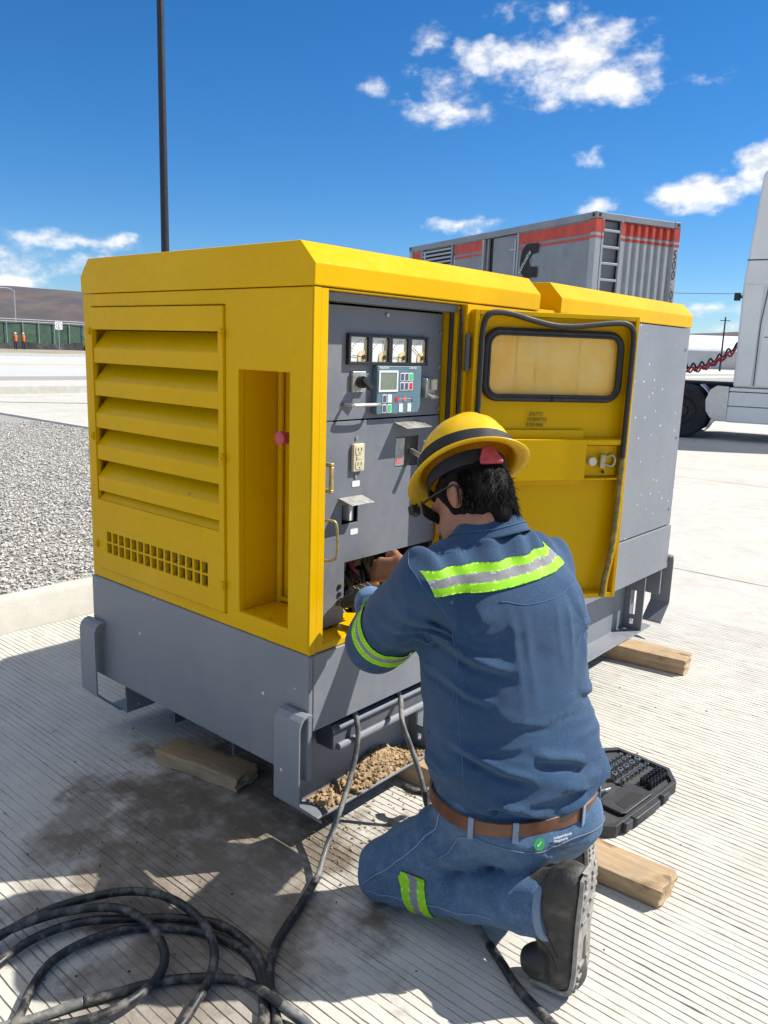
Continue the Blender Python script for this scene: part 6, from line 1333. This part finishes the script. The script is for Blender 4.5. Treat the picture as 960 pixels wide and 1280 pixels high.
f2 = [(-.034, .44, .46), (-.027, .44, .392), (-.006, .438, .352)] + cpts([(503, 903, .32), (514, 935, .24), (524, 965, .17), (530, 990, .11)])
mb = MB(); mb.tube(catmull(f2, 7), .0085, 12); mb.build('grey_lead', 'cable_grey', CB2, smooth=True)
mb = MB(); mb.tube(catmull(cpts([(529, 984, .12), (533, 1000, .08), (540, 1030, .03), (552, 1070), (572, 1115), (590, 1146)]), 6), .0115, 12); mb.build('black_sheath', 'cable_black', CB2, smooth=True)
mb = MB(); mb.tube(catmull(cpts([(590, 1146), (603, 1166), (616, 1188)]), 6), .0085, 12); mb.build('grey_lead', 'cable_grey', CB2, smooth=True)
mb = MB(); mb.tube(catmull(cpts([(612, 1181), (628, 1205), (645, 1232), (665, 1255), (700, 1290), (760, 1350)]), 6), .0115, 12); mb.build('black_sheath', 'cable_black', CB2, smooth=True)
mb = MB(); c = Gd(520, 985, .09); mb.tube(catmull([c + V3(-.03, -.02, .0), c + V3(.0, -.03, .005), c + V3(.03, -.01, .002), c + V3(.035, .02, 0)], 5), .0125, 12); tag(mb.build('cable_end', 'cable_black', None, smooth=True), 'short black cable end on the timber block beside the soil heap', 'cable')
# ---- litter
plain('litter', (.05, .042, .033), .9, var=.5, vs=50)
def lit(P): return np.clip(.25 + np.exp(-((P[:, 0] + .3) ** 2 + (P[:, 1] + .2) ** 2) / .35) - .18 * (P[:, 0] > .5), 0, 1)
tag(stones('grit', 1100, (-1.6, 1.7), (-1.1, 2.6), .0005, .0012, .0052, 'litter', seed=33, dens=lit, squash=.6), 'dark grit and crumbs scattered over the concrete', 'grit')
tag(stones('soil_crumbs', 260, (-.10, .12), (-.02, .62), .0005, .002, .007, 'dirt_clod', seed=35), 'brown soil crumbs fallen beside the skid', 'soil')
# ---- far workers across the road
def far_worker(x, y, label, vest):
    g = Grid((x - .5, y - .5, .15), (x + .5, y + .5, 2.1), .03); z = .2
    g.cap((x, y - .1, z + .05), (x, y - .09, z + .9), .07, .1, k=.04); g.cap((x, y + .12, z + .05), (x, y + .09, z + .9), .07, .1, k=.04); g.cap((x, y, z + .95), (x - .02, y, z + 1.4), .16, .18, k=.06); g.cap((x, y - .22, z + 1.42), (x + .12, y - .28, z + 1.0), .06, .05, k=.04); g.cap((x, y + .22, z + 1.42), (x + .1, y + .28, z + 1.0), .06, .05, k=.04); g.ell((x + .02, y, z + 1.66), (.1, .085, .13), k=.05)
    o = g.obj('person', 'work_dark', None, 1); tag(o, label, 'person', 'workers by the far fence')
    v = Grid((x - .4, y - .4, z + .8), (x + .4, y + .4, z + 1.65), .03); v.cap((x, y, z + .98), (x - .02, y, z + 1.42), .19, .215, k=.05); v.obj('vest', vest, o, 1)
    h = Grid((x - .3, y - .3, z + 1.5), (x + .3, y + .3, z + 2.0), .02); h.ell((x + .02, y, z + 1.74), (.15, .13, .11), k=.03); h.obj('hard_hat', 'white_print', o, 1)
far_worker(-88.5, 40.6, 'far worker in orange vest, the left of two by the fence', 'hivis_orange'); far_worker(-90.2, 42.3, 'far worker in white helmet and orange vest, nearest the street lamp', 'hivis_orange')
